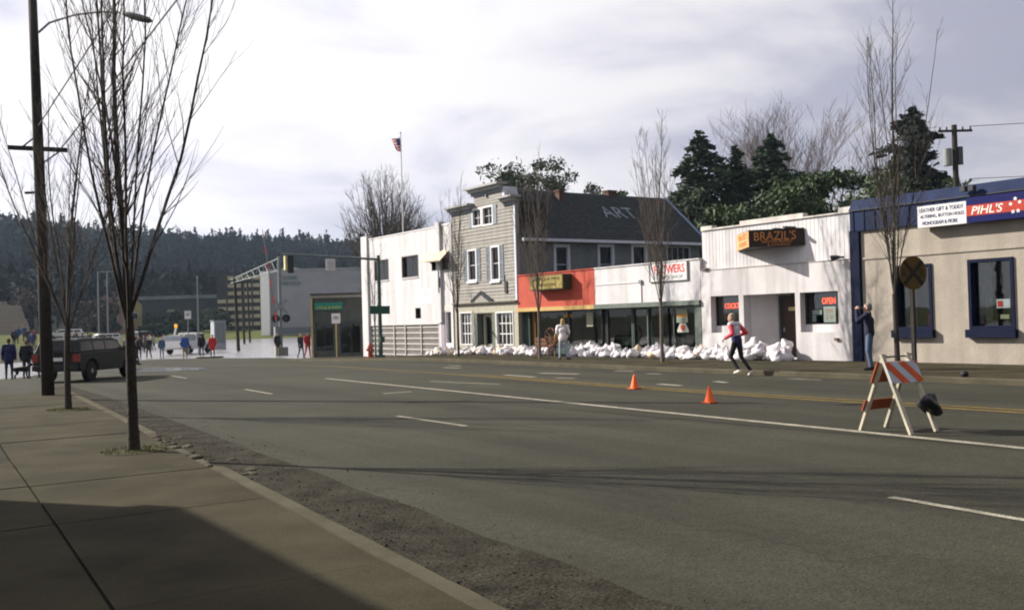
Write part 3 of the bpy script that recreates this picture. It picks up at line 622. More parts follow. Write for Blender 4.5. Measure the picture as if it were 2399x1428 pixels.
for a0, a1, z in ((T0, 20.23, 5.03), (20.23, 21.63, 4.89), (21.63, 24.44, 5.02), (24.44, 25.8, 4.9), (25.8, T1, 5.0)):
    part(b, 'coping', TRIM, (a0+.004, a1-.004, 4.842, z, .08, .34)); 
part(b, 'flashing', M('flashing', (.30, .27, .25), .7, .3), (T0+.01, T1-.01, 3.352, 3.376, -.02, .13))
shell(b, T0, T1, 40, .1, 4.8, WHITE, TAR)
for w in (WL, WR):
    part(b, 'window_sill', STUC, (w[0], w[1], 1.05, 1.30, .22, .36))
    window(b, fac, w[0], w[1], 1.30, w[3], .33, DKMETAL, .03, 1, 1, GLASS, proud=-.26)
# angled entry: splayed inner wall, door at the back
m = MB(); m.add([(FT+.36, 24.3, .1), (FT+.36, 24.3, 2.5), (27.45, 23.62, 2.5), (27.45, 23.62, .1)], [(0, 1, 2, 3)])
m.add([(27.45, 23.62, .1), (27.45, 23.62, 2.5), (27.45, 22.0, 2.5), (27.45, 22.0, .1)], [(0, 1, 2, 3)])
m.add([(FT+.36, 22.0, .1), (FT+.36, 22.0, 2.5), (27.45, 22.0, 2.5), (27.45, 22.0, .1)], [(3, 2, 1, 0)])
m.add([(FT+.36, 24.3, 2.4), (FT+.36, 22.0, 2.4), (27.45, 22.0, 2.4), (27.45, 23.62, 2.4)], [(0, 1, 2, 3)])
m.add([(FT, 24.3, .135), (FT, 22.0, .135), (27.45, 22.0, .15), (27.45, 23.62, .15)], [(0, 1, 2, 3)])
m.build('entry_wall', M('entry_stucco', (.45, .43, .44), .85, .1, 2, bump=.3), b, fix=False)
DOOR = M('brown_door', (.035, .018, .012), .5, .25, 4)
d = part(b, 'door', DOOR, (22.62, 23.5, .17, 2.24, 1.08, 1.14)); part(d, 'door_frame', DKMETAL, (22.54, 22.62, .15, 2.32, 1.04, 1.14), (23.5, 23.6, .15, 2.32, 1.04, 1.14), (22.62, 23.5, 2.24, 2.32, 1.04, 1.14))
part(d, 'door_plate', M('brass_plate', (.5, .42, .2), .5), (22.82, 23.2, 1.78, 1.91, 1.066, 1.078)); part(d, 'door_handle', METAL, (23.36, 23.42, 1.05, 1.2, 1.03, 1.08))
room(b, fac, 24.62, 26.2, .4, 3, .40, 3); room(b, fac, 19.95, 21.9, .4, 3, .40, 3)
NEON = M('neon_red', (1, .09, .02), .5, 0, emit=1.6)
ns = empty('neon_sign', (26.7, 25.1, 2.0), 'red neon COCKTAIL sign in the tavern window left of the door', 'sign', None)
text('COCKTAIL', 1.0, .2, NEON, ns, (FT+.37, 25.05, 2.02), ex=.02)
part(ns, 'backing', DARK, (24.56, 25.5, 1.9, 2.14, .385, .39))
ns = empty('neon_sign', (26.7, 20.9, 2.0), 'red neon OPEN sign in the tavern window right of the door', 'sign', None)
text('OPEN', .52, .21, NEON, ns, (FT+.37, 20.93, 2.07), ex=.02); part(ns, 'backing', DARK, (20.64, 21.22, 1.94, 2.2, .385, .39))
PAP = M('poster_paper', (.62, .64, .6), .8, .08); POR = M('poster_orange', (.75, .16, .06), .7)
po = empty('window_poster', (26.7, 20.95, 1.35), 'white poster with orange print in the tavern window under the OPEN sign', 'poster')
part(po, 'sheet', PAP, (20.67, 21.14, 1.36, 1.88, .365, .37)); text('LIVE', .3, .13, POR, po, (FT+.362, 20.9, 1.74), ex=.003); text('3 V', .3, .16, POR, po, (FT+.362, 20.9, 1.53), ex=.003)
pc = empty('window_card', (26.7, 21.5, 1.35), 'two small white cards at the left of the OPEN sign window', 'card')
part(pc, 'card', PAP, (21.22, 21.6, 1.62, 1.77, .365, .37)); part(pc, 'card', PAP, (21.45, 21.6, 1.38, 1.6, .365, .37))
l = empty('wall_lamp', (FT, 20.05, 3.4), 'black floodlight on the upper right of the tavern wall', 'lamp')
m = MB(); m.boxf(fac, 19.98, 20.06, 3.40, 3.46, -.12, .0); m.build('bracket', DKMETAL, l)
m = MB(); m.tube([(FT-.12, 20.06, 3.44), (FT-.24, 20.2, 3.42), (FT-.3, 20.27, 3.40)], [.05, .09, .1], 10); m.build('lamp_head', DKMETAL, l)
part(b, 'hose_tap', M('rusty_tap', (.12, .06, .04), .7, .4), (20.28, 20.42, .78, .86, -.08, 0))
part(b, 'junction_box', M('brown_box', (.12, .08, .06), .7, .4), (26.0, 26.22, 3.37, 3.44, -.1, .1))
# wedge-shaped tavern sign
sg = empty('tavern_sign', (25.2, 22.95, 3.94), 'dark wedge shaped BRAZIL\'S sign with orange letters over the tavern', 'sign')
A = Vector((25.2, 22.95, 0)); Bp = Vector((FT+.1, 21.6, 0)); Cp = Vector((FT+.1, 24.6, 0)); z0, z1 = 3.95, 4.53
SGB = M('shaded_sign_brown', (.022, .014, .010), .6, .3, 5); SGO = M('sunlit_sign_tan', (.52, .27, .12), .6, .2, 5); LET = M('sign_letters', (.50, .19, .05), .6, .25, 8)  # brown face has its shade, tan face its sunlight, mixed into the colour
m = MB(); m.add([A+zz*z0, Bp+zz*z0, Cp+zz*z0, A+zz*z1, Bp+zz*z1, Cp+zz*z1], [(0, 1, 2), (5, 4, 3), (0, 3, 4, 1), (1, 4, 5, 2)]); m.build('sign_box', SGB, sg)
m = MB(); e = (Cp-A).normalized(); nn = Vector((-e.y, e.x, 0)); nn = nn if nn.dot(Vector((-1, .5, 0))) > 0 else -nn
m.add([A+zz*(z0+.02), Cp+zz*(z0+.02), Cp+zz*(z1-.02), A+zz*(z1-.02)]+[q+nn*.012 for q in (A+zz*(z0+.02), Cp+zz*(z0+.02), Cp+zz*(z1-.02), A+zz*(z1-.02))], [(0,1,2,3),(4,5,6,7),(0,1,5,4),(1,2,6,5),(2,3,7,6),(3,0,4,7)]); m.build('tan_face', SGO, sg)
xd = (Bp-A).normalized(); n1 = Vector((xd.y, -xd.x, 0)); n1 = n1 if n1.x < 0 else -n1
c = A+xd*.85+n1*.008
text("BRAZIL'S", 1.36, .30, LET, sg, c+zz*4.31, xd, ex=.008); text('RESTAURANT', 1.0, .09, LET, sg, c+xd*.08+zz*4.115, xd, ex=.008); text('& LOUNGE', .74, .08, LET, sg, c+xd*.12+zz*4.01, xd, ex=.008)
x2 = -e; c2 = A+e*.95+nn*.02
text("BRAZIL'S", 1.4, .2, LET, sg, c2+zz*4.37, x2, ex=.004); text('LOUNGE', 1.3, .16, LET, sg, c2+zz*4.12, x2, ex=.004)
for k in (.35, .95): part(sg, 'bracket', DKMETAL, (21.6+k, 21.72+k, 4.53, 4.6, -.28+.3*k-.25, .1))
# ---------------------------------------------------------------- low red and white shop row
GLASSL = glass_mat('shaded_shop_glass', (.5, .54, .53), .6)
def low_shop(name, label, a0, a1, fasm, trim, zt):
    b = empty(name, (FT, (a0+a1)/2, .1), label, 'building')
    m = MB(); m.boxf(fac, a0, a1, 2.28, 3.79, 0, .25); m.build('fascia_wall', fasm, b)
    part(b, 'coping', fasm, (a0, a1, 3.792, 3.84, -.04, .3)); part(b, 'trim_board', trim, (a0, a1, 2.10, 2.276, -.10, .3))
    m = MB(); m.box(FT+.6, 34, a0, a0+.12, .1, 3.6); m.box(FT+.6, 34, a1-.12, a1, .1, 3.6); m.box(33.8, 34, a0+.12, a1-.12, .1, 3.6); m.build('side_wall', DARK, b)
    m = MB(); m.box(FT+.25, 34, a0, a1, 3.4, 3.5); m.build('roof', TAR, b)
    m = MB(); m.boxf(fac, a0, a1, 2.10, 2.13, .3, .75); m.build('soffit', WHITE2, b)
    room(b, fac, a0+.13, a1-.13, .14, 3.3, .76, 5); return b
REDW = M('red_orange_stucco', (.38, .062, .036), .8, .1, 2, bump=.2, streak=.1); YTR = M('yellow_trim', (.42, .28, .10), .7, .15, 3)
GTR = M('green_trim', (.10, .125, .105), .7, .2, 3); DGR = M('dark_green', (.03, .05, .04), .6, .2)
rs = low_shop('red_shop', 'low shop with bright red orange fascia and yellow trim board', 32.66, 38.48, REDW, YTR, 3.8)
part(rs, 'post', DGR, (38.0, 38.46, .13, 2.1, .3, .55)); part(rs, 'brown_panel', M('orange_wood', (.16, .075, .02), .7, .3), (37.75, 37.98, .13, 2.1, .45, .6))
window(rs, fac, 35.3, 37.7, .55, 2.08, .62, DKMETAL, .05, 1, 1, GLASSL, proud=-.55); window(rs, fac, 32.9, 35.28, .55, 2.08, .62, DKMETAL, .05, 1, 1, GLASSL, proud=-.55)
part(rs, 'bulkhead', DGR, (32.7, 37.7, .13, .54, .56, .7))
part(rs, 'display_sign', M('orange_sign', (.5, .24, .03), .7), (35.05, 35.7, 1.78, 1.92, .6, .61)); part(rs, 'notice', M('pale_notice', (.35, .34, .27), .8), (33.6, 34.05, 1.35, 1.95, .6, .61))
for (a, z, w, h, c) in ((36.9, .6, .5, .5, (.10, .08, .03)), (36.2, .6, .35, .35, (.12, .11, .07)), (35.3, .6, .45, .6, (.05, .05, .04)), (34.5, .6, .5, .75, (.12, .10, .05)), (33.5, .6, .4, .5, (.09, .07, .06))):
    part(rs, 'display_box', M('display_%d' % int(a*10), c, .8, .4, 9), (a, a+w, z, z+h, 1.2, 1.6), bevel=.03)
sg = empty('shop_sign', (25.9, 35.5, 3.0), 'olive yellow box sign hung on the red orange fascia', 'sign')
part(sg, 'sign_box', M('sign_dark_edge', (.03, .035, .015), .6), (34.22, 36.74, 3.03, 3.68, -.5, -.02)); part(sg, 'sign_face', M('sign_olive', (.26, .20, .045), .6, .2, 6), (34.27, 36.69, 3.07, 3.64, -.515, -.502))
text('ANTIQUE PINE', 2.1, .15, M('sign_ink', (.04, .035, .02), .7), sg, (FT-.522, 35.48, 3.5)); text('FURNITURE', 1.5, .12, _m['sign_ink'], sg, (FT-.522, 35.48, 3.25))
ws = low_shop('flower_shop', 'low white shop with green trim over dark display windows', 26.4, 32.65, WHITE, GTR, 3.8)
part(ws, 'post', GTR, (26.42, 26.75, .13, 2.1, .0, .3)); part(ws, 'conduit', WHITE2, (29.75, 32.6, 3.09, 3.12, -.03, .0)); part(ws, 'conduit_box', METAL, (29.62, 29.78, 3.03, 3.18, -.08, .0))
part(ws, 'downpipe', WHITE2, (29.68, 29.72, 2.3, 3.03, -.04, 0))
window(ws, fac, 30.95, 32.6, .35, 2.08, .62, GTR, .04, 1, 1, GLASSL, proud=-.55); window(ws, fac, 26.8, 29.7, .45, 2.08, .35, GTR, .05, 2, 1, GLASSL, proud=-.25)
d = window(ws, fac, 29.75, 30.9, .16, 2.08, .62, DGR, .07, 1, 1, GLASSD, proud=-.55)
part(ws, 'bulkhead', GTR, (26.8, 29.7, .13, .44, .3, .5)); part(ws, 'bulkhead', GTR, (30.95, 32.6, .13, .34, .56, .7)); part(ws, 'display_shelf', M('shelf_grey', (.16, .18, .17), .8, .2), (31.0, 32.5, .5, .9, .9, 1.4))
part(ws, 'inner_wall', M('pale_inner_wall', (.11, .125, .115), .9, .2), (30.95, 32.5, .3, 2.09, 1.5, 1.55))
po = empty('window_notice', (26.6, 27.7, 1.4), 'green and orange notice in the right hand flower shop window', 'notice')
part(po, 'sheet', M('notice_green', (.26, .3, .22), .8, .1), (27.45, 28.05, 1.45, 1.97, .31, .32)); part(po, 'orange_band', M('notice_orange', (.5, .25, .06), .8), (27.5, 28.0, 1.65, 1.78, .302, .309)); part(po, 'grey_band', M('notice_grey', (.2, .22, .22), .8), (27.52, 27.98, 1.5, 1.58, .302, .309))
fl = empty('window_flower', (26.6, 27.7, 1.1), 'pale bell shaped window decal with a red centre below the green notice', 'decal')
m = MB(); m.prism([(27.42, 1.07), (28.02, 1.07), (28.03, 1.15), (27.88, 1.42), (27.56, 1.42), (27.41, 1.15)], fac, .31, .32); m.build('petal', M('petal_pale', (.42, .46, .38), .8), fl)
m = MB(); m.prism([(27.72+.13*math.cos(k*.7), 1.25+.13*math.sin(k*.7)) for k in range(9)], fac, .301, .309); m.build('flower_centre', M('petal_red', (.55, .1, .06), .8), fl)
sg = empty('flowers_sign', (26.25, 28, 3.1), 'white board sign reading FLOWERS in red above the flower shop', 'sign')
part(sg, 'board', WHITE2, (27.05, 29.1, 3.08, 3.76, -.05, -.004)); part(sg, 'board_frame', M('sign_frame_grey', (.2, .2, .19), .7), (27.0, 27.05, 3.05, 3.78, -.07, 0), (29.1, 29.15, 3.05, 3.78, -.07, 0), (27.05, 29.1, 3.05, 3.08, -.07, 0))
text('FLOWERS', 1.7, .33, RED, sg, (FT-.056, 28.0, 3.53), offset=.015); text('GIFT SHOP', 1.3, .13, M('sign_grey_ink', (.15, .17, .17), .7), sg, (FT-.056, 27.9, 3.21))
# ---------------------------------------------------------------- tall grey clapboard building
b = empty('grey_building', (FT, 41.5, .0), 'tall grey clapboard building with false front, blue shutters and dark gabled roof', 'building')
G0, G1 = 38.5, 44.42
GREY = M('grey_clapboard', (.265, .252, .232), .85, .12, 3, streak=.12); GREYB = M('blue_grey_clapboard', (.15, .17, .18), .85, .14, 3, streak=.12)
SHUT = M('shutter_blue', (.17, .20, .235), .7, .2); LBT = M('pale_blue_trim', (.50, .53, .62), .7, .1); SHG = M('roof_shingle', (.028, .033, .036), .95, .35, 5, bump=.5, bsc=22)
wins = [(42.05, 42.93, 3.74, 5.38), (39.93, 40.75, 3.66, 5.40), (41.46, 42.38, 6.45, 7.4), (40.4, 41.42, 6.43, 7.42)]
m = MB(); wallg(m, fac, G0, G1, 2.62, 7.5, wins, .2); m.build('wall', GREY, b)
m = MB(); claps(m, fac, G0+.13, G1-.06, 2.66, 7.25, wins, .16, .032, 0, .25)
m.build('clapboard', GREY, b); m = MB(); claps(m, fac, 39.62, 42.15, 7.5, 8.05, [], .125, .02); m.boxf(fac, 39.6, 42.18, 7.5, 8.3, 0, .2); m.build('parapet', GREY, b)
part(b, 'corner_board', LBT, (G0-.02, G0+.12, 2.66, 7.3, -.04, 0)); part(b, 'corner_board', GREY, (G1-.06, G1+.02, 2.66, 7.3, -.035, 0))
CORN = M('cornice_grey', (.30, .30, .30), .8, .15); 
for a0, a1, z in ((42.2, 44.6, 7.68), (38.28, 39.58, 7.66), (39.42, 42.5, 8.42)):
    c = part(b, 'cornice', CORN, (a0, a1, z-.10, z, -.42, .2)); part(c, 'cornice_mould', CORN, (a0+.1, a1-.1, z-.26, z-.102, -.26, 0)); 
    part(c, 'frieze', SHUT, (a0+.14, a1-.14, z-.42, z-.262, -.1, -.001))
part(b, 'parapet_cheek', LBT, (39.4, 39.6, 7.7, 8.2, .0, .8)); part(b, 'finial', SHUT, (40.9, 40.98, 7.85, 8.1, -.1, 0))
for w in wins[:2]:
    window(b, fac, *w, .08, WHITE2, .09, 1, 2, GLASSD, (.05, .09, .1), proud=.04)
    for a0, a1 in ((w[0]-.36, w[0]-.02), (w[1]+.02, w[1]+.36)):
        s_ = part(b, 'shutter', SHUT, (a0, a0+.05, w[2], w[3], -.05, -.005), (a1-.05, a1, w[2], w[3], -.05, -.005), (a0+.05, a1-.05, w[2], w[2]+.06, -.05, -.005), (a0+.05, a1-.05, w[3]-.06, w[3], -.05, -.005), (a0+.05, a1-.05, (w[2]+w[3])/2-.03, (w[2]+w[3])/2+.03, -.05, -.005))
        m = MB(); z = w[2]+.07
        while z < w[3]-.1: m.boxf(fac, a0+.05, a1-.05, z, z+.03, -.042, -.02); z += .052
        m.build('louvre', SHUT, s_)
for w in wins[2:]: window(b, fac, *w, .08, WHITE2, .09, 2, 2, GLASSD, proud=.045, bar=.025)
for a0, a1 in ((40.08, 40.38), (42.4, 42.68)): part(b, 'shutter', SHUT, (a0, a1, 6.45, 7.4, -.045, -.005))
part(b, 'conduit', DKMETAL, (39.5, 39.54, 3.2, 3.9, -.06, -.02)); part(b, 'lamp_box', DKMETAL, (39.3, 39.5, 3.05, 3.6, -.08, -.02))
CB = M('grey_green_blind', (.12, .14, .12), .85, .25, 5)
for w in wins[:2]: part(b, 'blind', CB, (w[0]+.1, w[1]-.1, w[2]+.75, w[3]-.1, .17, .19)); part(b, 'blind', CB, (w[0]+.1, w[0]+.3, w[2]+.1, w[2]+.74, .17, .19))
for w in wins[2:]: part(b, 'blind', CB, (w[0]+.1, w[1]-.1, w[3]-.35, w[3]-.1, .17, .19))
# storefront
BEI = M('storefront_beige', (.33, .31, .25), .8, .12); SG2 = M('storefront_green', (.10, .12, .10), .7, .15)
SH_ = [(42.62, 43.85, .5, 2.2), (38.9, 40.42, .5, 2.14), (40.55, 42.5, .1, 2.12)]
m = MB(); wallg(m, fac, G0, G1, -.05, 2.61, SH_, .2); m.build('storefront_wall', BEI, b)
part(b, 'store_ledge', M('ledge_dark', (.12, .11, .09), .8, .2), (G0, G1, 2.6, 2.66, -.16, .0))
m = MB(); m.prism([(40.66, 2.662), (42.5, 2.662), (41.58, 3.1)], fac, -.12, -.02); pd = m.build('pediment', GREY, b)
m = MB(); m.bar(fac(40.6, 2.66, -.1), fac(41.58, 3.13, -.1), .2, .05, (1, 0, 0)); m.bar(fac(42.56, 2.66, -.1), fac(41.58, 3.13, -.1), .2, .05, (1, 0, 0)); m.build('pediment_rake', SHG, pd)
for w in SH_[:2]: window(b, fac, *w, .1, WHITE2, .06, 4, 3, GLASS, proud=.03, bar=.045)
part(b, 'entry_jamb', SG2, (42.2, 42.49, .1, 2.1, .0, .3), (40.56, 40.8, .1, 2.1, .0, .3)); part(b, 'sidelight', DGR, (42.08, 42.19, .1, 2.1, .3, .34), (40.82, 40.98, .1, 2.1, .3, .34))
d = window(b, fac, 41.05, 42.05, .15, 2.05, .4, BEI, .13, 1, 1, GLASSD, proud=-.3); part(d, 'kick_panel', BEI, (41.15, 41.95, .28, .55, .37, .43)); part(b, 'entry_head', BEI, (40.56, 42.49, 2.06, 2.12, .1, .6))
room(b, fac, G0+.2, G1-.2, .05, 2.55, .45, 4); room(b, fac, G0+.2, G1-.2, 3.2, 7.4, .21, 2)
it = M('shop_goods', (.5, .5, .48), .7, .4, 9)
m = MB(); m.ell(fac(43.3, .85, .6), .25, .35, .16, 10, 7); m.build('display_item', it, b, smooth=True)
# side wall, gable roof
def side(a, b_, d): return (a, 38.52+d, b_)
sw = [(28.5, 29.5, 3.4, 5.36), (31.25, 32.33, 3.4, 5.42), (33.48, 34.57, 3.4, 5.46), (36.0, 37.7, 4.3, 5.4)]
m = MB(); wallg(m, side, FT+.2, 38.4, -.05, 5.58, sw, .2); m.box(FT+.2, 38.4, 44.2, 44.4, -.05, 5.6); m.box(38.2, 38.4, 38.72, 44.2, -.05, 5.6); m.build('side_wall', GREYB, b)
m = MB(); claps(m, side, FT+.2, 38.4, 3.3, 5.55, sw, .125, .02, 0, .2); m.build('side_clapboard', GREYB, b)
for w in sw[:3]: window(b, side, *w, .1, LBT, .14, 1, 2, GLASSD, proud=.05, bar=.03)
window(b, side, *sw[3], .1, LBT, .04, 4, 1, GLASSD, proud=.01)
part(b, 'window_blind', M('amber_blind', (.28, .16, .06), .8), (33.75, 34.3, 4.3, 5.2, .22, .24), fn=side)
part(b, 'window_blind', M('tan_blind', (.12, .10, .06), .8), (31.45, 32.1, 4.0, 5.2, .22, .24), fn=side)
m = MB()
for e0, e1 in ((38.2, 41.5), (44.75, 41.5)):
    m.add([(FT+.15, e0, 5.50), (38.75, e0, 5.50), (38.75, e1, 8.3), (FT+.15, e1, 8.3), (FT+.15, e0, 5.62), (38.75, e0, 5.62), (38.75, e1, 8.42), (FT+.15, e1, 8.42)], [(0,1,2,3),(7,6,5,4),(0,4,5,1),(1,5,6,2),(2,6,7,3),(3,7,4,0)])
rf = m.build('roof', SHG, b)
m = MB(); n = 24                                                     # shingle courses
for i in range(n):
    u0, u1 = i/n, (i+1)/n; y0, z0_ = 38.2+3.3*u0, 5.62+2.8*u0; y1, z1_ = 38.2+3.3*u1, 5.62+2.8*u1; a = FT+.15
    while a < 38.7:
        w_ = random.uniform(.5, 1.1); e_ = min(a+w_, 38.75); h_ = .012+random.uniform(0, .014)
        m.add([(a, y0-.02, z0_+h_), (e_, y0-.02, z0_+h_), (e_, y1, z1_+.005), (a, y1, z1_+.005), (a, y0-.02, z0_-.005), (e_, y0-.02, z0_-.005)], [(0, 1, 2, 3), (4, 5, 1, 0)]); a = e_
m.build('shingle_course', SHG, rf, fix=False)
m = MB(); m.box(FT+.15, 38.78, 38.06, 38.19, 5.46, 5.6); m.build('gutter', LBT, rf)
m = MB(); m.bar((38.77, 38.15, 5.58), (38.77, 41.5, 8.42), .05, .16, (1, 0, 0)); m.bar((38.77, 44.8, 5.58), (38.77, 41.5, 8.42), .05, .16, (1, 0, 0)); m.build('barge_board', M('barge_blue', (.16, .22, .38), .7), rf)
m = MB(); m.add([(38.3, 38.6, 5.6), (38.3, 44.3, 5.6), (38.3, 41.5, 8.25)], [(0, 1, 2)]); m.build('gable_wall', GREYB, b, fix=False)
sl_ = Vector((0, 3.3, 2.8)).normalized(); rn = Vector((0, -2.8, 3.3)).normalized(); q0 = Vector((34.05, 39.95, 5.62+2.8*(39.95-38.2)/3.3))+rn*.04
PWH = M('faded_roof_paint', (.17, .2, .23), .9, .4, 3)
text('ART', 2.3, 1.0, PWH, rf, q0+sl_*.25, (1, 0, 0), sl_, ex=.01)
BRK = M('chimney_brick', (.09, .05, .038), .9, .3, 6)
for (t, y, w, h) in ((30.8, 40.9, .2, .42), (34.9, 41.6, .42, .18)):
    m = MB(); z = 5.62+2.8*(min(y, 41.5)-38.2)/3.3; m.box(t-w, t+w*.4, y-.2, y+.2, z-.3, z+h); m.box(t-w-.04, t+w*.4+.04, y-.24, y+.24, z+h, z+h+.08); m.build('chimney', BRK, rf)
m = MB(); m.tube([(36.9, 39.6, 6.7), (36.9, 39.6, 7.15)], .05, 8); m.build('vent_pipe', DKMETAL, rf)
# ---------------------------------------------------------------- white two-storey building
b = empty('white_building', (FT, 50, -.3), 'white two storey building with cream window awning and lattice panelled ground floor', 'building')
B0, B1 = 44.45, 55.3
ww = [(51.85, 53.75, 4.28, 5.53), (48.2, 50.2, 4.28, 5.53), (46.15, 46.72, 4.5, 5.0), (44.72, 45.6, 4.48, 5.16), (48.05, 48.7, 1.95, 2.55), (44.7, 45.4, .55, 2.3), (46.05, 54.75, -.45, 1.66)]
m = MB(); wallg(m, fac, B0, B1, -.5, 6.84, ww, .3); m.build('wall', WHITE, b)
part(b, 'coping', WHITE2, (B0, 45.55, 6.842, 6.95, -.03, .3)); part(b, 'coping', WHITE2, (46.02, 54.5, 6.842, 6.9, -.03, .3))
part(b, 'pier', WHITE, (54.52, 55.32, -.5, 7.08, -.12, .3)); part(b, 'pier', WHITE, (45.57, 46.0, 1.7, 7.08, -.14, .3)); part(b, 'corner_pier', WHITE, (44.46, 44.68, -.1, 6.95, -.06, .0))
for w in ww[:2]: window(b, fac, *w, .15, M('window_brown', (.10, .08, .08), .7), .06, 2, 1, GLASSD, proud=.01, sill=(.0, .05, .05), smat=WHITE2)
for w in ww[2:5]: window(b, fac, *w, .12, DKMETAL, .04, 1, 1, GLASSD, proud=.0)
window(b, fac, *ww[5], .15, WHITE2, .05, 1, 1, GLASS, proud=.0)
part(b, 'curtain', M('dull_curtain', (.13, .12, .13), .9, .3, 6), (48.4, 48.75, 4.35, 5.45, .3, .33), (49.6, 50.0, 4.35, 5.45, .3, .33), (52.0, 52.5, 4.35, 5.45, .3, .33))
aw = MB(); CAN = M('awning_canvas', (.48, .42, .32), .85, .1, 3)
aw.add([fac(46.95, 5.62, -.01), fac(44.7, 5.55, -.01), fac(44.66, 5.0, -.62), fac(46.88, 5.04, -.62), fac(46.95, 5.0, -.01), fac(46.95, 5.57, -.0), fac(44.7, 5.5, 0), fac(44.66, 4.93, -.62), fac(46.88, 4.97, -.62)], [(0, 1, 2, 3), (0, 3, 4), (3, 2, 7, 8), (5, 6, 7, 8)])
aw = aw.build('awning', CAN, b, fix=False); m = MB(); m.tube([fac(44.68, 4.98, -.6), fac(44.68, 5.0, 0)], .012, 5); m.tube([fac(46.86, 5.0, -.6), fac(46.86, 5.0, 0)], .012, 5); m.build('awning_arm', DKMETAL, aw)
part(b, 'conduit', METAL, (45.72, 45.76, 3.3, 4.5, -.18, -.14)); part(b, 'meter_box', DKMETAL, (45.6, 45.72, 3.6, 4.1, -.2, -.14))
sgn = part(b, 'painted_sign', M('faded_sign', (.70, .66, .67), .8, .06), (46.6, 48.3, 2.75, 3.58, -.012, 0)); fi = M('faded_ink', (.48, .42, .47), .8, .2)
text('TREE', 1.2, .34, fi, sgn, (FT-.016, 47.4, 3.32)); text('LOT', .7, .24, fi, sgn, (FT-.016, 47.35, 2.94))
part(b, 'shop_pier', M('mauve_pier', (.26, .22, .27), .8), (45.42, 45.8, -.25, 2.25, -.03, 0)); part(b, 'sign_band', M('beige_band', (.5, .45, .42), .8), (44.7, 45.5, 2.31, 2.6, -.02, 0))
# lattice panelled ground floor
LAT = M('lattice_beige', (.40, .385, .37), .85, .12, 4); LATB = M('lattice_back', (.25, .235, .23), .9, .1)
edges = [46.06, 48.09, 49.96, 51.35, 53.1, 54.74]
for a0, a1 in zip(edges[:-1], edges[1:]):
    p = part(b, 'lattice_panel', LATB, (a0+.05, a1-.05, -.45, 1.6, .12, .16))
    part(p, 'panel_post', LAT, (a0, a0+.1, -.45, 1.66, .0, .12)); 
    for k in range(6): z = -.12+k*.31; part(p, 'rail', LAT, (a0+.1, a1-.001, z, z+.075, .05, .12))
    m = MB(); a = a0+.2
    while a < a1-.05: m.boxf(fac, a, a+.035, -.45, 1.6, .075, .12); a += .14
    m.build('lattice_strip', LAT, p)
part(b, 'panel_cap', LAT, (46.05, 54.75, 1.60, 1.665, -.03, .13))
m = MB(); m.box(FT+.3, 42, B0, B0+.2, -.5, 6.7); m.box(FT+.3, 42, B1-.2, B1, -.5, 6.7); m.box(41.8, 42, B0+.2, B1-.2, -.5, 6.7); m.build('side_wall', WHITE, b)
m = MB(); m.box(FT+.3, 41.8, B0+.2, B1-.2, 6.2, 6.3); m.build('roof', TAR, b)
room(b, fac, B0+.3, B1-.3, 3.4, 6.1, .31, 4); room(b, fac, B0+.3, 47.5, .0, 3, .31, 4); room(b, fac, 47.6, 49.2, 1.7, 3, .31, 3)
# ---------------------------------------------------------------- near building behind the camera (its shadow falls on the pavement)
b = empty('near_building', (-6, 4, .1), 'plain block building on the near side whose shadow lies on the sidewalk', 'building')
hb = 4.8; m = MB(); m.box(-12, -2.28, -14, 15.6, .0, hb-.25); m.build('wall', M('block_wall', (.16, .145, .13), .9, .1, 2), b)
m = MB(); m.box(-12.1, -2.2, -14.1, 15.7, hb-.249, hb); m.build('parapet', M('block_coping', (.3, .28, .26), .9), b)
m = MB()
for s in (1, 5, 9, 13): m.box(-2.279, -2.25, s-1, s+1, 1, 2.6)
m.build('window', DKMETAL, b)
# ================================================================ STREET FURNITURE
# traffic cones
ORG = M('cone_orange', (.85, .13, .02), .55, .1)
def cone(t, s, h, lab):
    o = empty('traffic_cone', (t, s, H(t, s)+.005), lab, 'cone', 'orange traffic cones on the centre line')
    m = MB(); m.lathe([(.105, .02), (.10, .03), (.022, h-.01), (.018, h)], 20); m.build('cone_body', ORG, o, world=False, smooth=True)
    m = MB(); m.box(-.125, .125, -.125, .125, 0, .022); m.build('base', M('cone_base', (.45, .07, .015), .7), o, world=False, bevel=.006); return o
cone(15.5, 17.85, .34, 'small orange traffic cone on the road, the farther of the two')
cone(13.9, 13.8, .33, 'small orange traffic cone on the road, nearer the barricade')
# A-frame barricade
WB = M('barricade_wood', (.45, .41, .32), .75, .2, 10, streak=.15); OB = M('barricade_orange', (.50, .075, .015), .6, .15, 8); WBL = M('barricade_white', (.38, .42, .47), .6, .1, 8); OD = M('barricade_board', (.26, .055, .02), .7, .2, 8)
b = empty('barricade', (12.3, 8.52, 0), 'folding A frame road barricade with orange and white striped board', 'barricade')
for t in (12.0, 12.58):
    for s0, k in ((8.93, .02), (8.12, -.02)):
        m = MB(); m.bar((t, s0, .01), (t+(.03 if k > 0 else -.03)*0+(.022 if k > 0 else -.022), 8.525-k*.3, 1.1), .036, .075, (1, 0, 0)); m.build('leg', WB, b)
def onleg(z, s0): return s0+(8.525-s0)*(z/1.1)
def board(z0, z1, s0, out, mat, name, t0=11.93, t1=12.66):
    m = MB(); y0, y1 = onleg(z0, s0), onleg(z1, s0)
    m.add([(t, y+o, z) for o in (0, out) for t, y, z in ((t0, y0, z0), (t1, y0, z0), (t1, y1, z1), (t0, y1, z1))], [(0,1,2,3),(7,6,5,4),(0,4,5,1),(1,5,6,2),(2,6,7,3),(3,7,4,0)])
    return m.build(name, mat, b)
bd = board(.70, .99, 8.08, -.022, WBL, 'striped_board'); board(.70, .99, 8.965, .022, OD, 'back_board'); board(.30, .45, 8.965, .022, OD, 'lower_board', 11.93, 12.66)
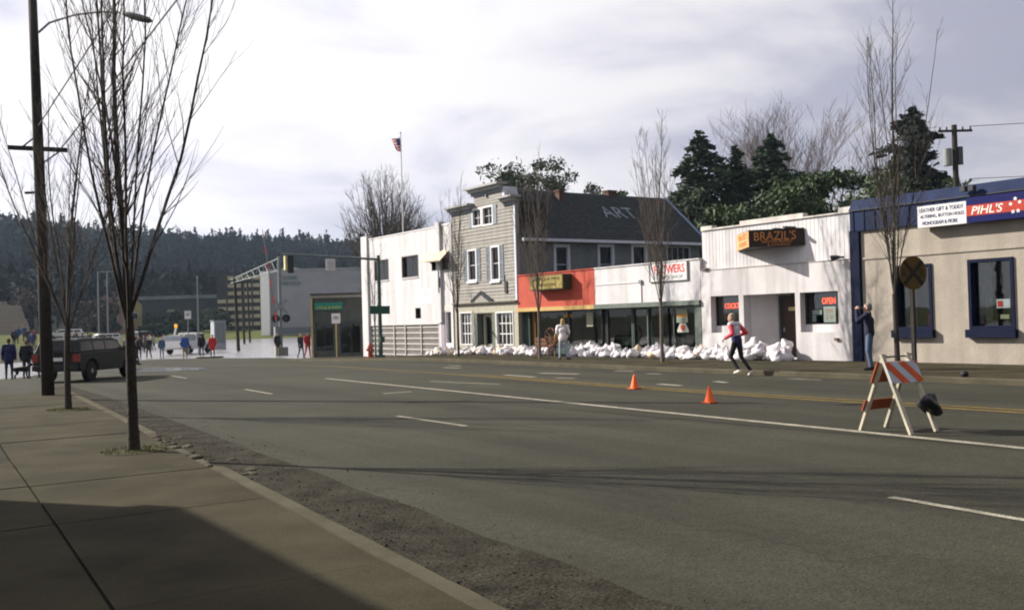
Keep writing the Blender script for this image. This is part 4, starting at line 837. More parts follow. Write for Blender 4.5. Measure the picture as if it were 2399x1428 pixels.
def bp_(u, v): z = .70+.29*v; return (11.93+.73*u, onleg(z, 8.08)-.0245, z)
for k in range(-1, 4):                                  # diagonal orange stripes clipped to the board
    u0 = k*.5-.1; poly = []
    q = [(u0, 1), (u0+.25, 1), (u0+.25+.42, 0), (u0+.42, 0)]
    def clip(P, c, keep):
        out = []
        for i in range(len(P)):
            A_, B_ = P[i], P[(i+1) % len(P)]; ia, ib = keep(A_), keep(B_)
            if ia: out.append(A_)
            if ia != ib: f_ = (c-A_[0])/(B_[0]-A_[0]); out.append((c, A_[1]+(B_[1]-A_[1])*f_))
        return out
    q = clip(q, 0, lambda p: p[0] >= 0); q = clip(q, 1, lambda p: p[0] <= 1) if q else q
    if len(q) > 2: m = MB(); m.add([bp_(u, v) for u, v in q], [tuple(range(len(q)))]); m.build('orange_stripe', OB, bd, fix=False)
m = MB(); m.tube([(11.95, 8.525, 1.06), (12.63, 8.525, 1.06)], .012, 6); m.build('hinge_bolt', DKMETAL, b)
# black sandbag slung over the barricade foot
def sack(seed, n=22, m_=15, ear=.35, crump=.16):
    mb = MB(); k = len(mb.v); mb.ell((0, 0, 0), 1, 1, 1, n, m_)
    for i, v in enumerate(mb.v):
        v = Vector(v); z = v.z; r = Vector((v.x, v.y, 0)); an = math.atan2(v.y, v.x)
        f_ = 1-.42*max(z, 0)**1.5; f_ *= 1+.10*math.sin(an*3+seed)+.06*math.sin(an*7+seed*2)*(.4+max(z, 0)); r *= f_
        nz_ = noise.noise_vector(v*1.7+Vector((seed*3.1, 0, 0)))*crump+noise.noise_vector(v*4.5+Vector((seed, 5, 0)))*crump*.5+noise.noise_vector(v*9+Vector((seed, 1, 7)))*crump*.3
        z2 = z*(.75 if z > 0 else .62)+(ear*(max(z-.72, 0)/.28)**1.5 if z > .72 else 0)
        q = r+Vector((0, 0, z2))+nz_; q.z = max(q.z, -.5); mb.v[i] = tuple(q)
    return mb
sk = sack(4, ear=.5).build('black_sandbag', M('black_plastic', (.012, .013, .017), .45, .3), smooth=True); sk.scale = (.24, .15, .16); sk.rotation_euler = (.2, .5, .3); sk.location = (12.56, 8.2, .36); tag(sk, 'black plastic sandbag slung over the right leg of the barricade', 'sandbag')
# railway advance warning sign
b = empty('railway_sign', (21.95, 14.7, .13), 'round yellow railway crossing warning sign with black X and R R', 'sign')
m = MB(); m.bar((21.95, 14.7, .13), (21.95, 14.7, 3.0), .09, .09); m.build('post', WOOD, b)
YS = M('sign_yellow', (.09, .05, .006), .5, .15); BS = M('sign_black', (.012, .012, .012), .6)
sn = Vector((-.25, -.97, 0)).normalized(); sx = Vector((-sn.y, sn.x, 0)); sx = sx if sx.x > 0 else -sx; sc_ = Vector((21.95, 14.7, 2.62))+sn*.06
def sgf(a, b_, d): q = sc_+sx*a+zz*b_-sn*d; return (q.x, q.y, q.z)
m = MB(); m.prism([(.42*math.cos(k*math.pi/18), .42*math.sin(k*math.pi/18)) for k in range(36)], sgf, 0, .006); m.build('disc', YS, b)
for sgn_ in (1, -1):
    m = MB(); c_ = math.cos(.78); w = .045; pts = [(-.3*c_*1.3-w*c_*sgn_*-1*-1, 0)]
    dx, dy = .28*1.0, .28*sgn_; nx_, ny_ = -sgn_*.035, .035
    m.prism([(-dx+nx_, -dy+ny_), (-dx-nx_, -dy-ny_), (dx-nx_, dy-ny_), (dx+nx_, dy+ny_)], sgf, -.006-.002*(sgn_ > 0), -.002); m.build('cross_bar', BS, b)
for a in (-.27, .27): text('R', .16, .22, BS, b, sc_+sx*a+sn*.006, sx, (0, 0, 1), ex=.004)
# fire hydrant
b = empty('fire_hydrant', (22.55, 46.85, H(22.5, 46.85)+.13), 'rust red fire hydrant beside the green signal pole', 'hydrant')
RH = M('hydrant_red', (.33, .06, .025), .6, .3)
m = MB(); m.lathe([(.17, 0), (.17, .05), (.115, .06), (.105, .5), (.14, .52), (.14, .56), (.11, .58), (.09, .68), (.04, .74), (.035, .8)], 16); m.build('barrel', RH, b, world=False, smooth=False)
for dx, dy in ((1, 0), (-1, 0), (0, -1)):
    m = MB(); m.tube([(dx*.08, dy*.08, .42), (dx*.2, dy*.2, .42)], [.055, .06], 10); m.build('nozzle', RH, b, world=False)
# traffic signal pole with mast arm
GP = M('signal_green', (.045, .075, .065), .6, .2)
zp = H(22.95, 46.4)+.12
b = empty('traffic_signal', (22.95, 46.4, zp), 'green traffic signal pole with long mast arm reaching over the road', 'traffic signal')
m = MB(); m.tube([(22.95, 46.4, zp), (22.95, 46.4, zp+.12)], [.24, .24], 12); m.tube([(22.95, 46.4, zp+.1), (22.95, 46.4, 5.3)], [.115, .085], 12); m.build('pole', GP, b, smooth=False)
m = MB(); m.tube([(22.95, 46.4, 5.08), (21, 46.4, 5.17), (17.75, 46.4, 5.30)], [.07, .055, .035], 8); m.build('mast_arm', M('arm_grey', (.12, .15, .16), .5, .15), b)
m = MB(); m.box(17.95, 18.25, 46.28, 46.52, 4.35, 5.2); m.build('signal_head', DKMETAL, b)
m = MB(); m.box(17.82, 17.94, 46.3, 46.5, 4.5, 5.2); m.build('back_plate', M('signal_yellow', (.5, .45, .25), .6), b)
m = MB(); m.box(20.0, 20.5, 46.36, 46.38, 4.5, 5.08); m.build('arm_sign', WHITE2, b)
m = MB(); m.box(20.06, 20.44, 46.354, 46.359, 4.6, 4.98); m.build('sign_print', M('sign_print_grey', (.5, .5, .52), .7), b)
m = MB(); m.bar((22.3, 46.22, 2.45), (23.45, 46.22, 2.43), .02, .42, (0, 0, 1)); m.build('street_name_sign', M('street_sign_green', (.01, .075, .05), .5), b)
m = MB(); m.box(22.85, 23.12, 46.22, 46.3, .75, 1.05); m.build('control_box', GP, b)
# white regulation sign on a yellow post, in the water
def post_sign(lab, t, s, z0, zs0, zs1, w, pm, pr=.035):
    b = empty('sign_post', (t, s, z0), lab, 'sign'); m = MB(); m.tube([(t, s, z0), (t, s, zs1)], pr, 6); m.build('post', pm, b)
    m = MB(); d = Vector((t, s, 0)).normalized(); m.bar((t-d.y*w/2-d.x*.06, s+d.x*w/2-d.y*.06, (zs0+zs1)/2), (t+d.y*w/2-d.x*.06, s-d.x*w/2-d.y*.06, (zs0+zs1)/2), .02, zs1-zs0, (0, 0, 1)); p = m.build('plate', WHITE2, b)
    m = MB(); k = .14; m.bar((t-d.y*w*.3-d.x*.074, s+d.x*w*.3-d.y*.074, (zs0+zs1)/2+.05), (t+d.y*w*.3-d.x*.074, s-d.x*w*.3-d.y*.074, (zs0+zs1)/2+.05), .004, (zs1-zs0)*.35, (0, 0, 1)); m.build('print', M('sign_print_dark', (.3, .3, .32), .7), p)
post_sign('white regulation sign on a yellowish post in front of the dark flooded shop', 25.85, 58.57, -.6, 1.82, 2.46, .55, M('post_yellow', (.30, .24, .08), .7))
post_sign('small grey white sign on a thin post above the far pickup', 22.82, 81.1, WATER-.1, 2.55, 3.2, .5, METAL)
# utility pole with lamp on the near side
b = empty('utility_pole', (4.2, 27.68, .13), 'dark leaning wooden utility pole with crossarm at the left', 'utility pole')
def polept(z): k = (z-.13)/10.2; return Vector((4.2-.16*k, 27.68+.12*k, z))
m = MB(); m.tube([polept(z) for z in (.13, 3, 6, 8.5, 10.35)], [.155, .145, .13, .115, .105], 14); m.build('pole', WOOD, b, smooth=True)
m = MB(); m.bar(V(3.46, 28.22, 6.55), V(4.72, 27.4, 6.44), .09, .11); m.build('crossarm', WOOD, b)
m = MB(); m.bar(V(3.7, 28.08, 6.5), polept(6.85), .03, .03); m.bar(V(4.6, 27.5, 6.44), polept(6.05), .03, .03); m.build('brace', WOOD, b)
m = MB(); m.bar(V(3.8, 28.0, 5.36), polept(5.36), .05, .06); m.build('side_arm', WOOD, b)
m = MB(); ap = [polept(9.62), V(4.3, 27.3, 9.8), V(4.75, 26.6, 9.88), V(5.2, 25.9, 9.9), V(5.55, 25.3, 9.82)]; ap = [polept(9.5)+V(.1, -.08, 0), V(4.35, 27.35, 9.68), V(4.8, 26.5, 9.72), V(5.25, 25.7, 9.65), V(5.65, 25.02, 9.5)]
m.tube(ap, [.03, .028, .026, .024, .024], 7); m.build('lamp_arm', METAL, b)
m = MB(); dr = (V(6.2, 24.5, 9.24)-V(5.6, 25.1, 9.5)).normalized(); e1 = dr.cross(zz).normalized(); e2 = e1.cross(dr); base = V(5.62, 25.06, 9.49)
def lf(x, y, z): q = base+dr*z+e1*x*.16+e2*(y*.09-.01*z); return tuple(q)
m.lathe([(.25, 0), (.6, .1), (.95, .3), (1, .55), (.8, .75), (.3, .84)], 12, lf); m.build('lamp_head', M('lamp_grey', (.12, .13, .13), .5), b, smooth=True)
m = MB(); 
b2 = empty('utility_pole', (3.9, -14, .13), 'wooden utility pole behind the viewer on the near side', 'utility pole')
m.tube([(3.9, -14, .13), (3.9, -14, 10.3)], [.155, .11], 12); m.build('pole', WOOD, b2); m = MB(); m.bar((3.3, -14, 8.6), (4.7, -14, 8.6), .09, .11); m.build('crossarm', WOOD, b2)
def wire(lab, a, c, sag, r=.012, grp='overhead wires'):
    a = Vector(a); c = Vector(c); pts = [a.lerp(c, k/24)-zz*sag*4*(k/24)*(1-k/24) for k in range(25)]; m = MB(); m.tube(pts, r, 4)
    tag(m.build('overhead_wire', DKMETAL), lab, 'wire', grp)
wire('overhead wire from the leaning pole, upper one crossing the bare tree', polept(7.05), (3.9, -14, 9.9), .15, .016); wire('overhead wire from the crossarm of the leaning pole, lower one crossing the bare tree', (4.6, 27.45, 6.5), (4.6, -14, 9.7), .15, .016)
# railway crossing: cantilever mast, flashers, gate
b = empty('railway_signal', (26.5, 70.1, WATER-.2), 'silver railway crossing mast with black flasher discs and crossbuck in the water', 'railway signal')
SIL = M('silver_paint', (.17, .19, .2), .5, .15)
m = MB(); m.tube([(26.5, 70.1, -1), (26.5, 70.1, 6.95)], [.14, .12], 10); m.build('mast', SIL, b)
tip = V(29.6, 90.9, 6.2); base = V(26.5, 70.1, 6.8)
m = MB(); m.tube([base, tip], .05, 6); m.tube([base-zz*.9, tip-zz*.3], .04, 6)
for k in range(9): p = base.lerp(tip, k/8); q = (base-zz*.9).lerp(tip-zz*.3, min(k+.5, 8)/8); m.tube([p, q], .02, 5); m.tube([q, base.lerp(tip, min(k+1, 8)/8)], .02, 5)
m.build('cantilever_truss', SIL, b)
for dx in (-.36, .42):
    m = MB(); c_ = V(26.5+dx*.85, 70.0-dx*.5, 2.32); m.lathe([(.30, 0), (.30, .04), (.1, .1)], 16, lambda x, y, z: tuple(c_+r0*x+zz*y-f0*(.12-z))); fl_ = m.build('flasher_disc', BS, b)
    m = MB(); m.lathe([(.11, 0), (.1, .12)], 12, lambda x, y, z: tuple(c_+r0*x+zz*y-f0*(.13+z))); m.build('hood', DKMETAL, fl_)
m = MB(); m.bar(V(26.5, 70, 2.32)-r0*.42, V(26.5, 70, 2.32)+r0*.42, .06, .06); m.build('flasher_bar', SIL, b)
for k in (-1, 1):
    m = MB(); c_ = V(26.5, 69.95, 3.2)-f0*.1*(1+.12*k); m.bar(c_-r0*.5-zz*.5*k, c_+r0*.5+zz*.5*k, .02, .18, zz); m.build('crossbuck', SIL, b)
m = MB(); m.box(26.1, 26.9, 69.7, 70.5, -.8, .2); m.build('footing', M('footing_grey', (.25, .25, .25), .9), b)
b = empty('crossing_gate', (26.0, 69.5, WATER-.2), 'raised railway gate arm striped red and white', 'crossing gate')
m = MB(); m.tube([(26.0, 69.5, -1), (26.0, 69.5, 1.6)], .1, 8); m.box(25.8, 26.2, 69.3, 69.7, .9, 1.7); m.build('gate_housing', SIL, b)
a0, a1 = V(26.0, 69.4, 1.6), V(25.4, 70.4, 8.9)
for k in range(12):
    m = MB(); p, q = a0.lerp(a1, k/12), a0.lerp(a1, (k+1)/12); w0 = .10-.06*k/12; m.bar(p, q, w0, .04, f0); m.build('stripe', RED if k % 2 else SIL, b)
b = empty('signal_cabinet', (31.1, 99.6, WATER-.3), 'grey metal signal cabinet standing in the flood', 'cabinet')
m = MB(); m.box(30.5, 31.7, 99.2, 100.4, -.8, 2.45); m.build('case', M('cabinet_grey', (.30, .33, .36), .5, .15), b, bevel=.03); m = MB(); m.box(30.42, 31.78, 99.12, 100.48, 2.45, 2.55); m.build('cap', METAL, b); m = MB(); m.box(30.62, 31.1, 99.17, 99.195, .2, 2.3); m.box(31.14, 31.6, 99.17, 99.195, .2, 2.3); m.build('door', METAL, b)
for i, (t, s, zt, zb, r, lab) in enumerate(((29.35, 88.7, 6.4, -1.2, .15, 'tallest dark wooden pole standing in the flood water'), (43.1, 127.6, 8.4, -2.5, .16, 'dark wooden pole farther out in the flood, middle of three'), (47.1, 137, 8.9, -2.5, .15, 'dark wooden pole farthest out in the flood'))):
    b = empty('wooden_pole', (t, s, zb), lab, 'pole', 'wooden poles in the flood'); m = MB(); m.tube([(t+.15, s, zb), (t-.1, s, zt)], [r*1.1, r*.8], 10); m.build('shaft', WOOD, b); m = MB(); m.bar((t-.8, s, zt-.4), (t+.8, s+.1, zt-.4), .09, .1); m.build('crossarm', WOOD, b)
b = empty('lamp_post', (23.5, 80.6, WATER), 'thin grey post rising behind the person in black jacket', 'pole'); m = MB(); m.tube([(23.5, 80.6, -.6), (23.5, 80.6, 5.9)], [.07, .05], 8); m.build('shaft', METAL, b); m = MB(); m.ell((23.5, 80.6, 5.95), .07, .07, .08, 8, 6); m.build('cap', METAL, b)
# kerb-side board lying on the road by the red coat
m = MB(); m.box(20.7, 22.6, 71.4, 71.75, 0, .09); o = m.build('timber_baulk', WOOD); o.location = (0, 0, H(21.6, 71.5)); o.location.z = max(H(21.6, 71.5), WATER); tag(o, 'dark timber baulk lying on the road at the water line', 'timber')
# small black object on the far kerb, right of the barricade
mb = MB(); mb.ell((0, 0, .07), .1, .09, .08, 10, 7); o = mb.build('rubber_boot_ball', BS, smooth=True); o.name = 'black_ball'; o.location = (21.15, 12.9, .13); tag(o, 'small round black lump on the far kerb beyond the barricade', 'ball')
# right background utility pole
b = empty('utility_pole', (54.25, 33.2, 0), 'utility pole with transformer above the cream store roof', 'utility pole')
m = MB(); m.tube([(54.25, 33.2, 0), (54.25, 33.2, 12.5)], [.2, .15], 10); m.build('pole', WOOD, b)
dr = r0.copy(); m = MB(); c_ = V(54.25, 33.2, 12.15); m.bar(c_-dr*.95, c_+dr*1.05, .11, .13); m.build('crossarm', WOOD, b)
for k in (-.85, -.45, .5, .95):
    m = MB(); q = c_+dr*k; m.tube([q+zz*.05, q+zz*.25], [.06, .04], 8); m.build('insulator', DKMETAL, b)
m = MB(); q = V(54.25, 33.2, 10.6)-dr*.45; m.tube([q-zz*.5, q+zz*.5], .25, 12); m.build('transformer', M('transformer_grey', (.2, .21, .21), .5), b)
m = MB(); q = V(54.25, 33.2, 10.7)+dr*.3; m.tube([q-zz*.55, q+zz*.5], .16, 10); m.build('transformer', M('transformer_dark', (.06, .06, .07), .5), b)
for k, (dz, lab) in enumerate(((12.4, 'thin overhead wire running right from the far utility pole top'), (9.3, 'thin overhead wire running right from halfway up the far utility pole'))):
    wire(lab, V(54.25, 33.2, dz)+dr*.9, V(75, 10, dz+.6), .3, .02)
wire('thin pale wire in front of the dark firs behind the tavern', (38.8, 38.3, 6.9), (58, 34, 9.6), .25, .012)
b = empty('utility_pole', (75, 10, 0), 'wooden utility pole beyond the right edge of the view', 'utility pole'); m = MB(); m.tube([(75, 10, 0), (75, 10, 13.4)], [.2, .15], 10); m.build('pole', WOOD, b); m = MB(); m.bar((74, 10, 12.9), (76, 10, 12.9), .1, .12); m.build('crossarm', WOOD, b)
# flag
b = empty('flagpole', (42.1, 79.9, 0), 'tall thin flagpole behind the bare tree', 'flagpole'); m = MB(); m.tube([(42.1, 79.9, -1), (42.1, 79.9, 19.1)], [.09, .045], 8); m.build('shaft', WHITE2, b); m = MB(); m.ell((42.1, 79.9, 19.15), .08, .08, .08, 8, 6); m.build('finial', METAL, b)
fb = empty('flag', (42.0, 79.95, 17.3), 'red and white striped flag drooping from the flagpole', 'flag')
def fp(u, v):   # u out from pole, v down
    d = -r0*.85+f0*.15; q = V(42.05, 79.92, 18.75)+d*u*(.95-.45*v)-zz*(v*1.35+u*.35*(1-v)-.25*u*u)+f0*.12*math.sin(u*7+v*3); return tuple(q)
for j in range(9):
    for (u0, u1, mt) in (((.0, .42, 'b'), (.42, 1., 's')) if j < 5 else ((.0, 1., 's'),)):
        m = MB(); n = 8; vs = [fp(u0+(u1-u0)*i/n, (j+k)/9) for k in (0, 1) for i in range(n+1)]; m.add(vs, [(i, i+1, n+2+i, n+1+i) for i in range(n)])
        m.build('canton' if mt == 'b' else 'stripe', (M('flag_blue', (.06, .07, .2), .8) if mt == 'b' else (M('flag_red', (.45, .04, .05), .8) if j % 2 == 0 else M('flag_white', (.6, .5, .5), .8))), fb, fix=False)
# ================================================================ SANDBAGS
SBM = [M('sandbag_white', (.56, .535, .55), .55, .10, 3, bump=.25, bsc=9), M('sandbag_grey', (.46, .445, .48), .55, .12, 3, bump=.25, bsc=9), M('sandbag_dirty', (.55, .44, .33), .7, .2, 4, bump=.25, bsc=9)]
protoM = {}
for k in range(7):
    for mi in range(3):
        me = sack(k*1.7+1, ear=.55 if k % 2 else .3, crump=.2).mesh('sandbag', fix=True, smooth=True); me.materials.append(SBM[mi]); protoM[k, mi] = me
rr = random.Random(5); nbag = 0
def bag(t, s, z, sc, lab, grp, mi, tilt=.35):
    o = bpy.data.objects.new('sandbag', protoM[rr.randrange(7), mi]); COL.objects.link(o)
    o.scale = (sc*rr.uniform(.85, 1.2), sc*rr.uniform(.85, 1.2), sc*rr.uniform(.8, 1.15)); o.rotation_euler = (rr.gauss(0, tilt), rr.gauss(0, tilt), rr.uniform(0, 6.28)); o.location = (t, s, z+sc*.46); tag(o, lab, 'sandbag', grp)
def pile(s0, s1, n, lab, grp, top=2, sc=.24, dirty=.08, t0=25.2, grey=.25):
    for i in range(n):
        s = s0+(s1-s0)*(i+rr.random())/n; lay = rr.choice([0]*3+[1]*2+[2]*(1 if top > 1 else 0)); lay = min(lay, top)
        t = t0+rr.uniform(0, .35)+.28*lay if lay else t0+rr.uniform(-.15, .6); r_ = rr.random(); mi = 2 if r_ < dirty else (1 if r_ < dirty+grey else 0)
        lb = lab if mi == 0 else lab.replace('white plastic', 'dirty tan' if mi == 2 else 'greyish white').replace('greyish sandbag', 'dull grey sandbag')
        bag(t, s, H(t, s)+.12+lay*sc*.62, sc*rr.uniform(.8, 1.15), lb, grp, mi)
pile(38.9, 45.7, 60, 'white plastic sandbag heaped along the grey clapboard building', 'sandbags at the grey building', 1, .19, .14)
pile(35.0, 38.9, 36, 'white plastic sandbag heaped left of the woman before the red shop', 'sandbags at the red shop', 1, .2, .15)
pile(30.7, 33.5, 40, 'white plastic sandbag in the tall heap between red shop and flower shop', 'sandbags between the shops', 2, .21, .03)
pile(29.3, 30.7, 10, 'greyish sandbag in the low row before the flower shop door', 'sandbags at the flower shop door', 0, .2, .0, grey=.9)
pile(25.0, 29.3, 48, 'white plastic sandbag heaped under the right flower shop window', 'sandbags at the flower shop window', 1, .225, .06)
pile(23.2, 25.0, 20, 'white plastic sandbag heaped in front of the tavern wall behind the jogger', 'sandbags by the tavern wall', 1, .22, .02)
pile(22.9, 23.9, 12, 'white plastic sandbag in the heap left of the tavern door', 'sandbags left of the tavern door', 2, .26, .0)
pile(21.95, 22.65, 9, 'white plastic sandbag in the last heap right of the tavern door', 'sandbags right of the tavern door', 2, .28, .0, t0=25.4)
# brown wooden cart and wheel outside the red shop
BRW = M('brown_wood', (.11, .04, .016), .7, .4, 8); BRL = M('tan_wood', (.42, .24, .08), .7, .3, 8)
b = empty('wooden_cart', (25.0, 33.9, .13), 'brown wooden display cart with a wagon wheel outside the red shop', 'cart')
m = MB(); 
for k in range(5): m.box(24.62+.14*k, 24.75+.14*k, 33.35, 34.75, .52, .56)
m.build('bed', BRW, b); 
for z in (.6, .78): m = MB(); m.box(24.6, 24.63, 33.3, 34.8, z, z+.13); m.build('side_plank', BRW, b)
for y in (33.4, 34.7):
    for x in (24.66, 25.25): m = MB(); m.bar((x, y, .13), (x+.05, y, .95), .06, .06); m.build('leg', BRW, b)
wc = V(24.55, 33.55, .95); m = MB(); m.tube([wc+V(.03*math.sin(k*2), .38*math.cos(k*math.pi/12), .38*math.sin(k*math.pi/12)) for k in range(25)], .03, 6); wh = m.build('wheel', BRW, b)
for k in range(8): m = MB(); m.tube([wc, wc+V(0, .37*math.cos(k*math.pi/4), .37*math.sin(k*math.pi/4))], .014, 5); m.build('spoke', BRW, wh)
b = empty('garden_figure', (24.75, 33.35, .7), 'small tan and white figure standing on the brown cart', 'figure'); m = MB(); m.lathe([(.05, .7), (.12, .74), (.15, .9), (.10, 1.1), (.05, 1.15)], 12, lambda x, y, z: (24.75+x, 33.35+y, z)); m.build('body', BRL, b, smooth=True); m = MB(); m.lathe([(.05, 1.14), (.085, 1.2), (.07, 1.3), (.015, 1.46)], 12, lambda x, y, z: (24.75+x, 33.35+y, z)); m.build('head', SBM[0], b, smooth=True)
b = empty('firewood_bundle', (24.9, 34.3, .58), 'bundle of tan split logs lying on the brown cart', 'firewood')
for k in range(6): m = MB(); y = 34.1+.1*(k % 4); m.tube([(24.65, y, .62+.09*(k//4)), (25.2, y+.04, .62+.09*(k//4))], .05, 7); m.build('log', BRL if k % 2 else BRW, b)
# ================================================================ VEHICLES  (local: +Y forward, X right)
def yz(x0): return lambda a, b, d: (x0+d, a, b)
def arch(c, r, z, n=8): return [(c-r*math.cos(math.pi*k/n), z+r*math.sin(math.pi*k/n)) for k in range(n+1)]
TYRE = M('tyre', (.015, .015, .016), .85, .2); RIM = M('rim_metal', (.3, .32, .33), .4, .1, metal=.7)
def wheel(root, x, y, r, w):
    sg = 1 if x > 0 else -1
    def wf(a, b, c): return (x+c*sg, y+a, r+b)
    m = MB(); m.lathe([(r*.6, -w/2), (r*.93, -w/2), (r, -w/2+.03), (r, w/2-.03), (r*.93, w/2), (r*.6, w/2)], 22, wf); o = m.build('wheel', TYRE, root, world=False)
    m = MB(); m.lathe([(r*.62, w/2-.05), (r*.62, w/2-.01), (r*.5, w/2-.03), (r*.2, w/2+.005), (r*.18, w/2+.02)], 16, wf); m.build('rim', RIM, o, world=False); return o
def suv(name, lab, loc, rz, paint, trimc, L=4.3, Wd=1.76, Ht=1.72, cat='SUV'):
    b = empty(name, loc, lab, cat, rz=rz); hw = Wd/2; y0 = -L/2; wr = .36; yr, yf = y0+.85, y0+.85+2.62
    prof = [(y0, .5), (y0+.02, .95), (y0+.0, 1.02), (yf-.35, 1.06), (yf+.35, 1.0), (L/2-.05, .93), (L/2, .8), (L/2, .45), (L/2-.25, .36)]+list(reversed(arch(yf, .43, .36)))+list(reversed(arch(yr, .43, .36)))+[(y0+.1, .4)]
    m = MB(); m.prism(prof, yz(-hw), 0, Wd); m.build('body', paint, b, world=False, bevel=.04, smooth=False)
    hb = [(y0+.04, 1.03), (y0+.22, Ht-.04), (y0+.4, Ht), (yf-.95, Ht), (yf-.75, Ht-.04), (yf-.2, 1.06)]
    m = MB(); n = len(hb); hw2 = hw-.03; ht = hw-.17
    def wd(z): return hw2+(ht-hw2)*(z-1.03)/(Ht-1.03)
    m.add([(-wd(z), y, z) for y, z in hb]+[(wd(z), y, z) for y, z in hb], [tuple(range(n)), tuple(reversed(range(n, 2*n)))]+[(i, i+n, (i+1) % n+n, (i+1) % n) for i in range(n)])
    m.build('cabin', paint, b, world=False, bevel=.03)
    gl = M('car_glass', (.008, .011, .013), .1, .1, spec=.25)
    for sgn in (-1, 1):
        for ya, yb, la, lb in ((y0+.22, y0+1.02, .12, 0), (y0+1.1, y0+1.85, 0, 0), (y0+1.93, yf-.42, 0, -.36)):
            z0, z1 = 1.1, Ht-.12; e = .006; m = MB(); m.add([(sgn*(wd(z0)+e), ya, z0), (sgn*(wd(z0)+e), yb, z0), (sgn*(wd(z1)+e), yb+lb, z1), (sgn*(wd(z1)+e), ya+la, z1)], [(0, 1, 2, 3)]); m.build('side_window', gl, b, world=False, fix=False)
        m = MB(); m.box(sgn*hw, sgn*(hw+.17), yf-.45, yf-.33, 1.02, 1.2); m.build('mirror', trimc, b, world=False, bevel=.02)
        m = MB(); m.box(sgn*(hw-.22), sgn*(hw+.006), y0-.012, y0+.08, .72, .98); m.build('tail_light', M('tail_red', (.2, .02, .012), .3), b, world=False)
        m = MB(); m.box(sgn*(hw-.35), sgn*(hw-.06), L/2-.06, L/2+.01, .68, .86); m.build('headlight', M('headlight', (.6, .6, .58), .15), b, world=False)
        for dy in (1.15, 1.95): m = MB(); m.box(sgn*(hw+.001), sgn*(hw+.025), y0+dy+.1, y0+dy+.26, .9, .93); m.build('door_handle', trimc, b, world=False)
        m = MB(); m.box(sgn*(hw+.001), sgn*(hw+.02), yr+.45, yf-.45, .55, .63); m.build('side_moulding', trimc, b, world=False)
        m = MB(); m.tube([(sgn*(ht-.1), y0+.5, Ht+.05), (sgn*(ht-.1), yf-1.1, Ht+.05)], .02, 6); m.build('roof_rail', trimc, b, world=False)
        for y in (yr, yf): wheel(b, sgn*(hw-.11), y, wr, .22)
    m = MB(); z0, z1 = 1.12, Ht-.14; k = (.18/.65); m.add([(-.6, y0+.04+.18*(z0-1.03)/.65-.012, z0), (.6, y0+.04+.18*(z0-1.03)/.65-.012, z0), (.55, y0+.04+.18*(z1-1.03)/.65-.012, z1), (-.55, y0+.04+.18*(z1-1.03)/.65-.012, z1)], [(0, 1, 2, 3)]); m.build('rear_window', gl, b, world=False, fix=False)
    m = MB(); dz = (Ht-.04-1.06); m.add([(-.66, yf-.2-.55*.1+.012, 1.12), (.66, yf-.2-.55*.1+.012, 1.12), (.6, yf-.75+.55*.12+.02, Ht-.12), (-.6, yf-.75+.55*.12+.02, Ht-.12)], [(0, 1, 2, 3)]); m.build('windscreen', gl, b, world=False, fix=False)
    for y, nm in ((y0-.08, 'rear_bumper'), (L/2-.02, 'front_bumper')): m = MB(); m.box(-hw+.02, hw-.02, y, y+.12, .42, .6); m.build(nm, trimc, b, world=False, bevel=.02)
    m = MB(); m.box(-.26, .26, y0-.02, y0-.003, .75, .87); m.build('number_plate', WHITE2, b, world=False)
    return b
GRN = M('dark_green_paint', (.004, .007, .0075), .45, .1, spec=.2); BTR = M('black_trim', (.012, .012, .013), .6, .1)
hd = V(.64, .77); ctr = V(6.95, 36.9)+hd*1.30-V(.77, -.64)*.8
suv('dark_suv', 'dark green SUV parked on the road behind the utility pole', (ctr.x, ctr.y, H(ctr.x, ctr.y)), face(hd.x, hd.y), GRN, BTR, 4.15, 1.7, 1.52)
SILV = M('white_car_paint', (.6, .6, .62), .3, .05)
def mini(name, lab, t, s, rz, p, cat, Ht=1.45, L=4.2): return suv(name, lab, (t, s, max(H(t, s), WATER)), rz, p, BTR, L, 1.7, Ht, cat)
mini('white_car', 'small white car far left among the distant crowd', 21.9, 131, 1.3, SILV, 'car'); mini('white_car', 'small white car in the distance right of the second bare tree', 26.2, 131, 1.7, SILV, 'car'); mini('dark_van', 'dark van far off at the edge of the flood', 28.3, 122, .2, M('dark_van_paint', (.012, .013, .018), .4), 'van', 2.0)
# white pickup with flatbed canopy and amber lamp
t_, s_ = 24.2, 86.0; pz = max(H(t_, s_), WATER)+.02
b = empty('pickup_truck', (t_, s_, pz), 'white pickup truck with amber beacon at the edge of the flood', 'pickup', rz=face(.72, .69)); WP = M('pickup_white', (.68, .68, .68), .35, .06)
m = MB(); m.prism([(-2.6, .55), (-2.6, 1.15), (2.5, 1.1), (2.6, .95), (2.6, .5)]+list(reversed(arch(1.7, .45, .42)))+list(reversed(arch(-1.55, .45, .42))), yz(-.95), 0, 1.9); m.build('body', WP, b, world=False, bevel=.04)
m = MB(); m.prism([(-.25, 1.1), (-.15, 1.8), (1.0, 1.8), (1.45, 1.12)], yz(-.85), 0, 1.7); m.build('cab', WP, b, world=False, bevel=.04)
m = MB(); m.box(.853, .86, -.05, 1.1, 1.2, 1.68); m.box(-.86, -.853, -.05, 1.1, 1.2, 1.68); m.box(-.7, .7, -.255, -.22, 1.2, 1.65); m.build('window', _m['car_glass'], b, world=False)
m = MB(); m.box(-.9, .9, -2.55, -.35, 1.13, 1.6); m.build('load_box', M('load_grey', (.3, .33, .36), .6, .2), b, world=False, bevel=.03)
